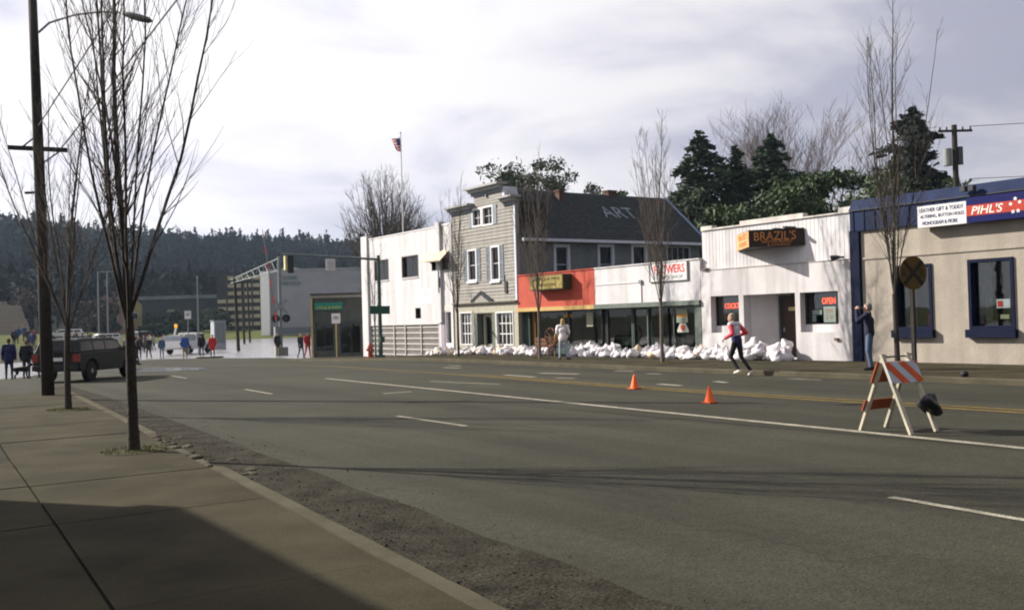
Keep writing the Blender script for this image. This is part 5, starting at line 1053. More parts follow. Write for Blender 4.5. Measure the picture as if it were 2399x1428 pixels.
m = MB(); m.bar((-.6, -1.2, 1.6), (-.62, -.9, 2.25), .12, .12); m.build('beacon_post', WP, b, world=False); m = MB(); m.lathe([(.1, 2.25), (.13, 2.3), (.13, 2.5), (.06, 2.58)], 12, lambda x, y, z: (-.62+x, -.88+y, z)); m.build('beacon', M('amber_lamp', (.8, .35, .02), .4, emit=.4), b, world=False)
for x in (-.84, .84):
    for y in (1.7, -1.55): wheel(b, x, y, .38, .24)
    m = MB(); m.box(x-.1, x+.1, -2.63, -2.59, .8, 1.05); m.build('tail_light', _m['tail_red'], b, world=False)
# little dog at the left
mb = MB(); 
for a, c_, r1, r2, fl in ((( -.18, 0, .3), (.17, 0, .32), .075, .09, 1), ((.17, 0, .34), (.27, 0, .46), .06, .05, 1), ((.27, 0, .46), (.38, 0, .43), .052, .028, 1), ((-.2, 0, .33), (-.33, 0, .44), .02, .012, 1), ((.25, -.04, .5), (.24, -.05, .56), .018, .008, 1), ((.25, .04, .5), (.24, .05, .56), .018, .008, 1),
    ((.15, .05, .27), (.14, .06, .13), .035, .022, 1), ((.14, .06, .13), (.16, .06, .02), .02, .02, 1), ((.15, -.05, .27), (.17, -.06, .13), .035, .022, 1), ((.17, -.06, .13), (.19, -.06, .02), .02, .02, 1),
    ((-.16, .05, .28), (-.1, .06, .18), .05, .03, 1), ((-.1, .06, .18), (-.19, .06, .1), .025, .018, 1), ((-.19, .06, .1), (-.17, .06, .02), .018, .02, 1), ((-.16, -.05, .28), (-.12, -.06, .18), .05, .03, 1), ((-.12, -.06, .18), (-.21, -.06, .1), .025, .018, 1), ((-.21, -.06, .1), (-.19, -.06, .02), .018, .02, 1)): capsule(mb, a, c_, r1, r2, fl)
me = remesh(mb, .014, 'dog'); me.polygons.foreach_set('use_smooth', [True]*len(me.polygons)); me.materials.append(M('dog_black', (.015, .014, .014), .8, .3)); o = bpy.data.objects.new('dog', me); COL.objects.link(o); o.location = (6.3, 47.5, H(6.3, 47.5)); o.rotation_euler = (0, 0, -.2); o.scale = (1.3, 1.3, 1.3); o.location = (5.95, 45.9, H(5.95, 45.9)); tag(o, 'small black dog beside the person in navy coat', 'dog')
# ================================================================ TREES
def street_tree(lab, t, s, h, fork, spread, r, seed, mat, n=7, twig=26, grp='bare street trees', lean=0., up=1.):
    rg = random.Random(seed); z0 = H(t, s)+(.13 if kL(s) > t or t > 20 else 0)
    b = empty('bare_street_tree', (t, s, z0), lab, 'tree', grp); m = MB(); tw = MB()
    def ray(p, d, L_, r0_, r1_, k, bend, sides, mesh, gn):
        pts = [p.copy()]; rs = [r0_]; d = d.normalized()
        for i in range(k):
            d = (d+Vector((rg.gauss(0, gn), rg.gauss(0, gn), bend))).normalized(); p = p+d*L_/k; pts.append(p.copy()); rs.append(r0_+(r1_-r0_)*(i+1)/k)
        mesh.tube(pts, rs, sides, cap=False); return pts, rs
    base = Vector((t, s, z0)); tr, _ = ray(base-zz*.05, Vector((lean, 0, 1)), fork+.1, r, r*.82, 6, .05, 10, m, .012)
    m.tube([base-zz*.05, base+zz*.08, base+zz*.3], [r*1.35, r*1.12, r], 10, cap=False)
    top = tr[-1]; crown = h-fork
    for i in range(n):
        az = 2*math.pi*(i+rg.uniform(-.3, .3))/n*1.0; lead = (i == 0); out = .05 if lead else rg.uniform(.22, .5)*spread
        p0 = tr[-1]-zz*(0 if lead else rg.uniform(0, fork*.16)); d = Vector((math.cos(az)*out, math.sin(az)*out, 1))
        L_ = crown*(1.0 if lead else rg.uniform(.72, .98)); pts, rs = ray(p0, d, L_, r*(.6 if lead else rg.uniform(.2, .36)), .006, 11, .05*up, 6, m, .035)
        for k in range(twig):
            u = rg.uniform(.14, .97); j = min(int(u*11), 10); q = pts[j].lerp(pts[j+1], u*11-j); dd = (pts[j+1]-pts[j]).normalized(); a2 = rg.uniform(0, 6.28)
            o_ = Vector((math.cos(a2), math.sin(a2), 0)); dv = dd*1.0+o_*rg.uniform(.3, .75); LL = (1-u*.62)*rg.uniform(.35, 1)*crown*.30
            p2, r2 = ray(q, dv, LL, max(rs[j]*.45, .0045), .0022, 5, .09*up, 4, m if LL > 1.2 else tw, .07)
            for k2 in range(rg.randint(2, 5)):
                jj = rg.randint(1, 4); a3 = rg.uniform(0, 6.28); d3 = (p2[jj]-p2[jj-1]).normalized()+Vector((math.cos(a3), math.sin(a3), .2))*rg.uniform(.3, .7)
                ray(p2[jj], d3, LL*rg.uniform(.25, .5), .0034, .0016, 3, .1, 3, tw, .09)
    m.build('trunk', mat, b, fix=False, smooth=True); tw.build('crown', BARKL, b, fix=False); return b
street_tree('large bare tree on the near sidewalk, nearest the viewer at left', 3.1, 13.67, 8.9, 1.75, .84, .074, 33, BARK, 10, 28)
street_tree('bare tree on the near sidewalk between the large tree and the pole', 3.7, 21.94, 7.2, 1.7, .75, .07, 5, BARK, 8, 30)
street_tree('slender bare tree on the far sidewalk before the grey building', 22.89, 38.37, 8.2, 2.1, .5, .058, 8, BARK, 7, 22)
street_tree('slender bare tree on the far sidewalk left of the woman in white', 23.07, 32.29, 8.4, 2.0, .5, .064, 9, BARKL, 9, 26)
street_tree('slender bare tree on the far sidewalk in front of the flower shop', 22.75, 24.73, 8.6, 2.1, .45, .066, 10, BARKL, 9, 26)
street_tree('tall bare tree beside the photographer in front of the cream store', 22.78, 15.75, 10.4, 1.95, .36, .074, 12, BARK, 8, 26)
street_tree('thin young bare tree just left of the signal pole', 22.9, 46.9, 6.6, 1.8, .5, .05, 14, BARKL, 5, 14)
# grass tufts round tree pits
def tufts(lab, t, s, n, rad, hh, seed, z):
    rg = random.Random(seed); m = MB()
    for i in range(n):
        a = rg.uniform(0, 6.28); d = rad*math.sqrt(rg.random()); x, y = t+d*math.cos(a), s+d*math.sin(a); h_ = hh*rg.uniform(.4, 1); a2 = rg.uniform(0, 6.28); w = .006; lx, ly = rg.gauss(0, .02), rg.gauss(0, .02)
        m.add([(x-w*math.cos(a2), y-w*math.sin(a2), z), (x+w*math.cos(a2), y+w*math.sin(a2), z), (x+lx, y+ly, z+h_)], [(0, 1, 2)])
    tag(m.build('grass', M('grass_blade', (.10, .11, .025), .9, .3, 4), fix=False), lab, 'grass', kind='stuff')
for k, (t, s, lab) in enumerate(((3.1, 13.67, 'grass tuft at the foot of the nearest bare tree'), (3.7, 21.94, 'grass tuft at the foot of the second near tree'), (22.89, 38.37, 'grass at the foot of the tree before the grey building'), (23.07, 32.29, 'grass at the foot of the tree left of the woman'), (22.75, 24.73, 'grass at the foot of the tree by the flower shop'), (22.78, 15.75, 'grass at the foot of the tree by the photographer'))):
    tufts(lab, t, s, 700, .42, .06, k, .13)
    m = MB(); m.lathe([(.46, .1), (.44, .137), (.05, .15)], 14, lambda x, y, z: (t+x*(1+.2*noise.noise(Vector((x*4, y*4, k)))), s+y, z)); tag(m.build('tree_pit', SOIL), kind='structure')
def big_bare(lab, t, s, h, w, seed, mat, stems=5, depth=5, name='bare_tree', z0=0, r=.28, dens=1.):
    rg = random.Random(seed); b = empty(name, (t, s, z0), lab, 'tree', 'large bare trees behind the buildings'); m = MB(); tw = MB(); cnt = [0]
    def grow(p, d, L_, r_, lv):
        pts = [p.copy()]; rs = [r_]; k = 4
        for i in range(k):
            d = (d+Vector((rg.gauss(0, .09), rg.gauss(0, .09), .05))).normalized(); p = p+d*L_/k; pts.append(p.copy()); rs.append(r_*(1-.45*(i+1)/k))
        (m if lv < 2 else tw).tube(pts, rs, 6 if lv < 2 else 3, cap=False)
        if lv >= depth: return
        for c in range(int((4 if lv < depth-1 else 5)*dens)+(lv == 0)):
            j = rg.randint(1, k) if c else k; a = rg.uniform(0, 6.28); o_ = Vector((math.cos(a), math.sin(a), rg.uniform(-.1, .4)))
            grow(pts[j], (d+o_*rg.uniform(.35, .75)*w).normalized(), L_*rg.uniform(.55, .8), max(rs[j]*.62, .012), lv+1)
    for i in range(stems):
        a = 2*math.pi*i/stems+rg.random(); o_ = .0 if stems == 1 else .35*w
        grow(Vector((t+.3*math.cos(a)*(stems > 1), s+.3*math.sin(a)*(stems > 1), z0-.2)), Vector((math.cos(a)*o_, math.sin(a)*o_, 1)).normalized(), h*.42, r, 0)
    m.build('trunk', mat, b, fix=False, smooth=True); tw.build('crown', mat, b, fix=False); return b
BKB = M('grey_bark', (.09, .08, .068), .95, .3); BKP = M('blue_grey_bark', (.16, .165, .18), .95, .3)
def dome_tree(lab, t, s, z0, zc, rx, rz_, seed, mat, nb=190):
    rg = random.Random(seed); b = empty('bare_tree', (t, s, z0), lab, 'tree', 'large bare trees behind the buildings'); m = MB(); tw = MB()
    m.tube([(t, s, z0-.3), (t+.1, s, z0+2), (t, s, zc-rz_*.4)], [.5, .4, .3], 10)
    for i in range(nb):
        u = rg.uniform(-.25, 1); a = rg.uniform(0, 6.28); rad = rx*math.sqrt(max(1-max(u, 0)**2, .02))*rg.uniform(.75, 1.05)*(1 if u > 0 else .9); T = Vector((t+rad*math.cos(a), s+rad*math.sin(a), zc+rz_*u*rg.uniform(.85, 1.04)))
        A_ = Vector((t+rad*.12*math.cos(a), s+rad*.12*math.sin(a), rg.uniform(z0+2.5, zc-rz_*.15))); B_ = Vector((t+rad*.55*math.cos(a), s+rad*.55*math.sin(a), A_.z+(T.z-A_.z)*.4)); k = 9
        pts = [A_*(1-f)**2+B_*2*f*(1-f)+T*f*f+Vector((rg.gauss(0, .12), rg.gauss(0, .12), rg.gauss(0, .1)))*(f > 0) for f in [x/k for x in range(k+1)]]; r1 = rg.uniform(.03, .1)
        m.tube(pts, [r1*(1-x/k)**.8+.008 for x in range(k+1)], 5, cap=False)
        for c in range(14):
            f = rg.uniform(.3, 1); q = pts[min(int(f*k), k-1)].lerp(pts[min(int(f*k)+1, k)], f*k-int(f*k)); o_ = (q-Vector((t, s, zc-rz_))).normalized(); d = (o_+Vector((rg.gauss(0, .5), rg.gauss(0, .5), rg.gauss(.15, .4)))).normalized(); L_ = rg.uniform(.5, 1.3)
            p2 = [q, q+d*L_*.5+Vector((rg.gauss(0, .06), rg.gauss(0, .06), .04)), q+d*L_+Vector((0, 0, .12))]; tw.tube(p2, [.014, .010, .005], 3, cap=False)
            for c2 in range(2): d2_ = (d+Vector((rg.gauss(0, .6), rg.gauss(0, .6), rg.gauss(.1, .4)))).normalized(); tw.tube([p2[1], p2[1]+d2_*L_*.6], [.009, .004], 3, cap=False)
    m.build('trunk', mat, b, fix=False, smooth=True); tw.build('crown', mat, b, fix=False)
dome_tree('broad dense bare tree rising behind the white two storey building', 43, 85.4, -.5, 10.6, 4.4, 6.2, 4, BKB)
big_bare('far bluish bare tree between the white and grey buildings', 76, 129.5, 16, 1.0, 14, BKP, 4, 4)
big_bare('tall bare tree standing behind the dark firs', 75, 63.8, 20.3, 1.0, 6, M('tan_bark', (.16, .12, .10), .95, .3), 3, 5, r=.3)
big_bare('low bare treetops right of the fir behind the cream store', 72, 37.0, 9.6, .9, 16, BKB, 4, 4, r=.14)
def leafmesh(P, U, Vv):
    n = len(P); v = np.empty((n*4, 3)); v[0::4] = P-U-Vv; v[1::4] = P+U-Vv; v[2::4] = P+U*.5+Vv; v[3::4] = P-U*.5+Vv
    me = bpy.data.meshes.new('crown'); me.vertices.add(n*4); me.vertices.foreach_set('co', v.ravel().astype('f')); me.loops.add(n*4); me.loops.foreach_set('vertex_index', np.arange(n*4, dtype='i')); me.polygons.add(n); me.polygons.foreach_set('loop_start', np.arange(0, n*4, 4, dtype='i')); me.update(); return me
def rnd_unit(rs, n): v = rs.normal(size=(n, 3)); return v/np.linalg.norm(v, axis=1)[:, None]
def conifer(lab, t, s, h, w, seed, mat, z0=0, n=9000, base=.12, top2=0, irregular=.25, name='conifer', leaf=.22, droop=.35):
    rs = np.random.RandomState(seed); b = empty(name, (t, s, z0), lab, 'tree', 'evergreens behind the shops'); m = MB()
    m.tube([(t, s, z0-.2), (t, s, z0+h*.6), (t, s, z0+h*.98)], [h*.016+.08, h*.008+.04, .02], 8); 
    P = []; nb = int(h*7)
    for k in range(nb):
        u = base+(1-base)*(k/nb); z = h*u; R_ = w/2*(1-u)**.85*(1+irregular*rs.normal())*(1 if u > base+.08 else .8)+.12
        a = k*2.4+rs.uniform(-.4, .4); L_ = max(R_, .15); c = max(int(n*(L_)/(nb*w*.28)), 6)
        f_ = rs.beta(1.6, 1.1, c); side = rs.normal(size=c)*.16*L_*(1.1-f_*.6); hang = -droop*f_**1.5*L_+.12*L_*f_+rs.normal(size=c)*.10*(L_**.5)
        ca, sa = math.cos(a), math.sin(a); x = ca*f_*L_-sa*side; y = sa*f_*L_+ca*side
        P.append(np.stack([t+x, s+y, z0+z+hang], 1)); m.tube([(t, s, z0+z), (t+ca*L_*.8, s+sa*L_*.8, z0+z-droop*L_*.45)], [.04, .012], 3, cap=False)
    P = np.concatenate(P); c = len(P); sz = leaf*rs.uniform(.5, 1.25, c)[:, None]; U = rnd_unit(rs, c); Vv = rnd_unit(rs, c); Vv[:, 2] *= .5
    m.build('trunk', BARK, b, fix=False)
    off = np.array([t, s, z0]); me = leafmesh(P-off, U*sz*.42, Vv*sz); me.materials.append(mat); o = bpy.data.objects.new('crown', me); COL.objects.link(o); o.parent = b; return b
FIR = M('fir_needles', (.026, .044, .022), .9, .5, .7); FIR2 = M('dark_needles', (.016, .026, .022), .9, .5, .7); LAUR = M('laurel_leaves', (.036, .062, .018), .7, .5, .9, spec=.4); PINE = M('pine_needles', (.055, .075, .045), .9, .4, .8)
conifer('dark fir tree behind the tavern, left one of the two', 57.6, 57.4, 16.8, 15.5, 1, FIR, base=.1, n=20000, leaf=.3)
conifer('slim fir leaning beside the left dark fir', 60.2, 56.0, 15.4, 11.0, 2, FIR, base=.2, n=12000, leaf=.3)
conifer('dark fir tree behind the tavern in front of the tall bare tree', 66.3, 57.5, 17.2, 18, 3, FIR, base=.1, n=22000, leaf=.32, irregular=.3)
conifer('narrow dark fir between the two larger firs', 62.0, 57.5, 12.8, 9.0, 13, FIR2, base=.1, n=9000, leaf=.28)
conifer('ragged dark fir behind the cream store near the utility pole', 58.5, 38.7, 15.1, 12.5, 9, FIR2, base=.3, n=14000, leaf=.3, irregular=.5, droop=.2)
def blobtree(lab, t, s, z0, h, w, seed, mat, n=7000, lumps=16, name='evergreen_tree', low=.2, leaf=.13, grp='evergreens behind the shops', open_=0.):
    rs = np.random.RandomState(seed); b = empty(name, (t, s, z0), lab, 'tree', grp); m = MB(); m.tube([(t, s, z0-.3), (t, s, z0+h*.55)], [.18, .08], 8); P = []
    for k in range(lumps):
        a = rs.uniform(0, 6.28); u = rs.uniform(low, .93); rad = w/2*math.sqrt(max(0, 1-((u-.5)/.62)**2))*rs.uniform(.35, .9); c = np.array([t+rad*math.cos(a), s+rad*math.sin(a), z0+h*u]); R_ = w*rs.uniform(.12, .24)*(1-open_)
        m.tube([(t, s, z0+h*u*.6), tuple(c)], [.05, .02], 4, cap=False); k_ = n//lumps; d = rnd_unit(rs, k_)*(rs.uniform(.25, 1, k_)**.45)[:, None]; d[:, 2] *= .75; P.append(c+d*R_*(1+.25*rs.normal(size=(k_, 1))))
    P = np.concatenate(P); P[:, 2] = np.minimum(P[:, 2], z0+h*1.02); c = len(P); sz = leaf*rs.uniform(.5, 1.4, c)[:, None]; m.build('trunk', BARK, b, fix=False)
    me = leafmesh(P-np.array([t, s, z0]), rnd_unit(rs, c)*sz*.6, rnd_unit(rs, c)*sz); me.materials.append(mat); o = bpy.data.objects.new('crown', me); COL.objects.link(o); o.parent = b; return b
blobtree('dense laurel behind the tavern parapet, leftmost', 49.5, 46.8, 0, 9.4, 6.0, 1, LAUR, 14000, 34); blobtree('dense laurel behind the tavern sign', 50.5, 42.5, 0, 10.2, 6.0, 2, LAUR, 14000, 34); blobtree('tall rounded laurel behind the right half of the tavern', 53.5, 42.0, 0, 11.3, 5.5, 3, LAUR, 14000, 34); blobtree('dense laurel between tavern and cream store', 51.5, 37.0, 0, 10.2, 5.5, 4, LAUR, 14000, 34); blobtree('dark laurel under the ragged fir', 57, 36.8, 0, 10.0, 5.0, 5, LAUR, 14000, 34)
blobtree('loose pine rising behind the roof of the grey building', 43.4, 61.3, 0, 14.4, 9.5, 6, PINE, 12000, 90, 'pine_tree', .5, .12, open_=.55); blobtree('small pine top above the grey roof ridge', 47.5, 57.8, 0, 12.4, 6, 7, PINE, 3600, 30, 'pine_tree', .6, .12, open_=.55); blobtree('small pine top behind the slender tree at the right roof end', 54.6, 55.5, 0, 12.1, 3.2, 8, PINE, 900, 9, 'pine_tree', .65, .16, open_=.35)
# ================================================================ FLOODED STREET BACKGROUND
b = empty('flooded_shop', (30, 61, WATER-.5), 'dark low shop with green and yellow sign standing in the flood', 'building')
DKW = M('dark_shop_wall', (.055, .06, .052), .8, .25, 2); q0 = V(25.7, 62.25, 0); q1 = V(31.5, 58.3, 0); dx_ = (q1-q0).normalized(); nn_ = V(dx_.y, -dx_.x, 0); nn_ = nn_ if nn_.dot(V(-1, -1, 0)) > 0 else -nn_
def fs(a, b_, d): q = q0+dx_*a-nn_*d; return (q.x, q.y, b_)
m = MB(); wallg(m, fs, 0, 7, -.8, 3.75, [(.25, 1.5, .0, 1.9), (1.9, 3.3, -.2, 1.9)], .25); m.boxf(fs, 0, .2, -.8, 3.7, .26, 8); m.boxf(fs, 6.8, 7, -.8, 3.7, .26, 8); m.boxf(fs, .2, 6.8, -.8, 3.7, 7.8, 8); m.build('wall', DKW, b)
part(b, 'roof', TAR, (0, 7, 3.76, 3.86, -.25, 8), fn=fs); part(b, 'corner_post', M('post_tan', (.34, .28, .12), .7), (-.02, .1, -.8, 3.75, -.12, -.01), fn=fs); part(b, 'eave_board', M('eave_grey', (.24, .23, .2), .8), (0, 7, 3.55, 3.75, -.12, -.01), fn=fs)
sg = part(b, 'shop_sign', M('sign_teal', (.015, .16, .12), .5, .15), (.25, 2.15, 2.75, 3.25, -.12, -.02), fn=fs); text('CYCLE & SHOP', 1.6, .17, M('sign_yellow_ink', (.5, .42, .03), .6), sg, V(*fs(1.2, 2.9, -.13)), dx_, ex=.01)
for w in ((.25, 1.5, .0, 1.9), (1.9, 3.3, -.2, 1.9)): window(b, fs, *w, .1, DKMETAL, .05, 2, 1, GLASSD, proud=.01)
room(b, fs, .22, 6.7, -.7, 3.4, .27, 5)
# large grey building across the water
b = empty('grey_hall', (75, 178, 1), 'large plain grey hall with lettering and a white corner pilaster across the flood', 'building')
GH = M('hall_grey', (.24, .245, .27), .9, .1, .4); q2 = V(67.3, 183.9, 0); q3 = V(96, 163.6, 0); d2 = (q3-q2).normalized(); n2 = V(d2.y, -d2.x, 0); n2 = n2 if n2.dot(V(-1, -1, 0)) > 0 else -n2
def fh(a, b_, d): q = q2+d2*a-n2*d; return (q.x, q.y, b_)
m = MB(); m.boxf(fh, 0, 35, -1, 12.5, 0, 25); m.build('wall', GH, b); part(b, 'coping', M('hall_coping', (.26, .27, .29), .8), (-.1, 35.1, 12.5, 12.75, -.15, 25), fn=fh)
part(b, 'pilaster', M('pilaster_white', (.85, .84, .82), .7, .05), (-1.4, .3, -1, 12.4, -.8, .5), fn=fh); part(b, 'base_band', M('hall_band', (.13, .14, .16), .9), (.31, 35, .3, 1.5, -.05, -.002), fn=fh)
hk = M('hall_letters', (.06, .13, .14), .6)
text('COLUMBIA', 3.2, .75, hk, b, V(*fh(4.0, 11.1, -.08)), d2, ex=.05); text('PARK PLAZA', 4.0, .75, hk, b, V(*fh(4.3, 10.0, -.08)), d2, ex=.05)
part(b, 'roof_unit', M('roof_unit', (.4, .38, .33), .7), (2.0, 4.6, 12.76, 13.2, 3, 6), fn=fh)
# beige building with open bays
b = empty('beige_block', (71, 211, 1.5), 'beige block with rows of window bays left of the grey hall', 'building')
BB = M('beige_panel', (.36, .34, .22), .85, .15, .5); BD = M('bay_dark', (.03, .032, .035), .7)
q4 = V(66.5, 214.3, 0); q5 = V(76.2, 207.7, 0); d4 = (q5-q4).normalized(); n4 = V(d4.y, -d4.x, 0); n4 = n4 if n4.dot(V(-1, -1, 0)) > 0 else -n4
def fb_(a, b_, d): q = q4+d4*a-n4*d; return (q.x, q.y, b_)
m = MB(); m.boxf(fb_, 0, 13.5, 0, 13.4, .5, 14); m.build('core_wall', BD, b)
for r_ in range(7):
    z = 2.1+r_*1.68; sp = part(b, 'spandrel', BB, (.3 if r_ < 4 else 2.6, 13.4, z, z+.8, 0, .5), fn=fb_)
for k in range(7): part(b, 'column', M('column_dark', (.06, .055, .05), .9), (2.2+k*1.85, 2.55+k*1.85, 0, 13.4, -.12, .499), fn=fb_)
# long dark building behind the water
b = empty('dark_warehouse', (62, 232, 1), 'long low dark warehouse across the flood under the wooded hill', 'building')
q6 = V(50, 243.5, 0); q7 = V(77, 225.4, 0); d6 = (q7-q6).normalized(); n6 = V(d6.y, -d6.x, 0); n6 = n6 if n6.dot(V(-1, -1, 0)) > 0 else -n6
def fw_(a, b_, d): q = q6+d6*a-n6*d; return (q.x, q.y, b_)
m = MB(); m.boxf(fw_, 0, 33, 0, 8.8, 0, 12); m.build('wall', M('warehouse_wall', (.022, .028, .034), .8, .2, .4), b); part(b, 'roof', M('warehouse_roof', (.12, .15, .15), .7, .2, .4), (-.3, 33.3, 8.8, 9.6, -.4, 12.3), fn=fw_)
for k in range(8): part(b, 'window', BD, (1.5+k*4, 4+k*4, 5, 6.6, -.05, -.002), fn=fw_)
# hedge on the far bank, houses of the town
def house(lab, t, s, z, w, d, h, rh, wall, roof, rz, nw=2, name='house'):
    b = empty(name, (t, s, z), lab, 'house', 'houses of the far town', rz=rz); m = MB(); m.box(-w/2, w/2, -d/2, d/2, -2, h); m.add([(-w/2, -d/2, h), (w/2, -d/2, h), (0, -d/2, h+rh-.1), (-w/2, d/2, h), (w/2, d/2, h), (0, d/2, h+rh-.1)], [(0, 1, 2), (5, 4, 3)]); m.build('wall', wall, b, world=False)
    m = MB()
    for sg_ in (-1, 1): m.add([(sg_*(w/2+.4), y, h-.3+o_) for o_ in (0, .18) for y in (-d/2-.4, d/2+.4)]+[(0, y, h+rh+o_) for o_ in (0, .18) for y in (-d/2-.4, d/2+.4)], [(0, 1, 5, 4), (2, 3, 7, 6), (0, 4, 6, 2), (1, 5, 7, 3), (0, 1, 3, 2)])
    m.build('roof', roof, b, world=False)
    for k in range(nw):
        x = -w/2+w*(k+.5)/nw; f_ = MB(); f_.box(x-.6, x+.6, -d/2-.06, -d/2-.002, h*.45, h*.45+1.4); fo = f_.build('window', WHITE2, b, world=False); f_ = MB(); f_.box(x-.48, x+.48, -d/2-.09, -d/2-.061, h*.45+.1, h*.45+1.3); f_.build('pane', BD, fo, world=False)
    m = MB(); m.box(w*.2, w*.2+.7, -.3, .4, h+rh*.3, h+rh+.7); m.build('chimney', BRK, b, world=False); return b
HR = M('house_roof_dark', (.03, .03, .035), .9, .2); HRB = M('house_roof_brown', (.10, .06, .05), .9, .2); HW = M('house_white', (.42, .43, .45), .8, .1); HY = M('house_yellow', (.34, .28, .12), .8, .1); HP = M('house_pink', (.25, .16, .13), .8, .1); HG = M('house_greygreen', (.18, .20, .19), .8, .1)
fz = lambda t, s: face(t, s)   # fronts face the flooded street
house('white gabled house at the far left foot of the hill', 33, 267, 8.5, 6, 8, 3.6, 2.4, HW, HR, fz(33, 267)); house('pale peaked house left of the utility pole below the wooded hill', 41, 286, 9, 6, 8, 5, 4.6, HG, HR, fz(41, 286)); house('long grey house low on the left slope', 35, 254, 6, 11, 8, 4.2, 2.2, HG, HR, fz(35, 254), 3)
house('pink brown house beyond the dark van', 43.5, 214, 1.6, 7, 8, 4.2, 3.4, HP, HRB, fz(43.5, 214)); house('yellow gabled house beyond the dark van, right of the pink one', 49.3, 220, 1.6, 5.5, 8, 5.5, 3.4, HY, HR, fz(49.3, 220)); house('grey green house behind the second bare tree', 36, 226, 2, 8, 8, 4.5, 3, HG, HR, fz(36, 226))
b = empty('totem_sign', (45.2, 200, 1.4), 'narrow orange roadside sign by the far houses', 'sign'); m = MB(); m.box(44.6, 45.4, 200, 200.3, 1, 3); m.build('sign_base', BD, b); m = MB(); m.box(44.4, 45.6, 199.9, 200.4, 3, 6.4); m.build('panel', M('totem_orange', (.45, .11, .03), .6), b)
for t, s, lab in ((35.7, 181, 'thin grey pole left of the far houses'), (37, 180, 'thin grey pole just right of its twin by the far houses')):
    b = empty('lamp_post', (t, s, 1), lab, 'pole'); m = MB(); m.tube([(t, s, 0), (t, s, 12)], [.16, .1], 8); m.build('shaft', METAL, b); m = MB(); m.bar((t, s, 12), (t+1.6, s-.8, 12.1), .12, .12); m.build('lamp_arm', METAL, b)
# sloping side road and bank at far left
m = MB(); vs = []
for i in range(13):
    k = i/12; c = V(21.5+8*k, 150+75*k, 0); z = 1.2+7.2*k
    for o_ in (-9, -6, -3, -.5): vs.append((c.x+o_, c.y, z+.3*noise.noise(Vector((i, o_, 0)))))
m.add(vs, [(4*i+j, 4*i+j+1, 4*i+j+5, 4*i+j+4) for i in range(12) for j in range(3)]); tag(m.build('hill_road', M('pale_road', (.045, .041, .036), .9, .2, .3, world_co=True, spec=.0), fix=False, smooth=True), kind='structure')
BSH = M('brown_bush', (.055, .035, .028), .95, .4, .4); GBSH = M('green_bush', (.022, .04, .018), .9, .4, .4)
for t, s, z, h, w, mt, lab in ((29, 214, 5, 5.5, 9, BSH, 'reddish brown bare bush on the left bank'), (33, 205, 3, 5, 8, BSH, 'dark brown bush beside the hill road'), (38, 196, 1.2, 6, 9, BSH, 'dark bush mass behind the second bare tree'), (41.5, 204, 1.2, 6.5, 7, GBSH, 'dark green bush left of the pink house'),
    (54, 216, .9, 5, 9, GBSH, 'dark hedge on the far bank, leftmost'), (59, 212, .9, 4.6, 9, GBSH, 'dark hedge on the far bank below the warehouse'), (64.5, 207, .9, 4.6, 8, GBSH, 'dark hedge on the far bank beside the beige block'), (47, 190, .5, 2.2, 5, GBSH, 'low dark hedge at the far water edge')):
    blobtree(lab, t, s, z, h, w, int(t*7), mt, 2200, 12, 'bush', .1, .32, 'bushes on the far bank')
big_bare('brown bare tree against the grey hall at right', 84, 160, 13, 1.0, 31, M('brown_far_bark', (.09, .06, .045), .95, .3), 4, 4, r=.2)
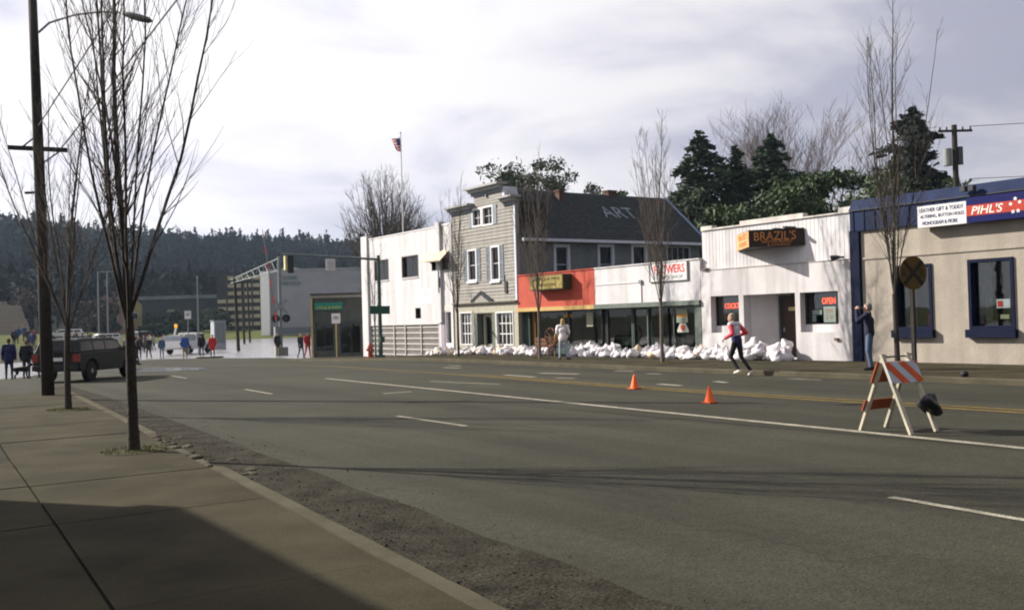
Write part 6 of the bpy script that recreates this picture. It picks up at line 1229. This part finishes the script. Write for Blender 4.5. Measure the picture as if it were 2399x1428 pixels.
# wooded hill
def hz(t, s):
    ridge = lin(t, [-300, 0, 77, 170, 260, 400, 700], [60, 55, 48, 41, 37, 32, 24]); k = min(max((s-lin(t, [0, 100, 260], [255, 250, 230]))/350, 0), 1); k2 = k*k*(3-2*k)
    return 1+ridge*k2*(1+.10*noise.noise(Vector((t*.012, s*.012, 0))))+3*noise.noise(Vector((t*.03, s*.03, 2)))*k2
tls = np.arange(-120, 561, 20.); sls = np.arange(230, 760, 20.); m = MB(); nt_ = len(tls)
m.add([(t, s, hz(t, s)) for s in sls for t in tls], [(j*nt_+i, j*nt_+i+1, (j+1)*nt_+i+1, (j+1)*nt_+i) for j in range(len(sls)-1) for i in range(nt_-1)])
tag(m.build('hill', M('hill_soil', (.008, .012, .010), .95, .4, .05, world_co=True), fix=False, smooth=True), kind='structure')
def forest():
    rs = np.random.RandomState(2); n = 6500; S = 245+rs.random(n*2)**1.05*390; T = S*(.06+rs.random(n*2)*.42); ok = T < 330; S = S[ok][:n]; T = T[ok][:n]; n = len(S)
    Z = np.array([hz(t, s) for t, s in zip(T, S)])-1; HH = rs.uniform(8, 16, n)*np.where(rs.random(n) < .12, 1.25, 1); W = HH*rs.uniform(.15, .22, n); rnd = rs.random(n) < .18; K = 44
    u = rs.random((n, K))**.85; a = rs.uniform(0, 6.283, (n, K)); prof = np.where(rnd[:, None], np.sqrt(np.clip(1-(u*1.15-.35)**2*1.3, .05, 1))*1.3, (1-u)+.04); r_ = W[:, None]*prof*rs.uniform(.35, 1.1, (n, K))
    P = np.stack([T[:, None]+r_*np.cos(a), S[:, None]+r_*np.sin(a), Z[:, None]+HH[:, None]*(.06+.94*u)-r_*.25], -1).reshape(-1, 3); c = len(P)
    sz = (rs.uniform(.5, 1.2, (n, K))*(HH[:, None]*.085)*(1.15-.75*u)).reshape(-1, 1); U = rnd_unit(rs, c); Vv = rnd_unit(rs, c); Vv[:, 2] = np.abs(Vv[:, 2])+.4
    me = leafmesh(P, U*sz, Vv*sz); me.materials.append(M('forest_green', (.009, .016, .018), .95, .55, .035, world_co=True, spec=.05)); o = bpy.data.objects.new('forest', me); COL.objects.link(o)
    tag(o, 'dense dark conifer forest covering the far hill', 'forest', kind='stuff')
forest()
for k, (t, s, lab) in enumerate(((145, 520, 'pale house among the trees near the hilltop'), (118, 540, 'grey roofed house high on the hill at left'))):
    house(lab, t, s, hz(t, s)+5, 9, 9, 6, 3, HW, HR, fz(t, s))
# ================================================================ HAZE
def haze():
    m = bpy.data.materials.new('haze'); m.use_nodes = True; N = m.node_tree.nodes; N.clear(); o = N.new('ShaderNodeOutputMaterial'); v = N.new('ShaderNodeVolumePrincipled')
    v.inputs['Color'].default_value = (.6, .78, 1, 1); v.inputs['Density'].default_value = .00014; v.inputs['Anisotropy'].default_value = .2; m.node_tree.links.new(v.outputs[0], o.inputs['Volume'])
    mb = MB(); mb.box(-1250, 1250, -1250, 1350, -4.5, 100); tag(mb.build('haze', m), 'thin blue haze in the air over the flooded valley', 'haze', kind='stuff')
haze()
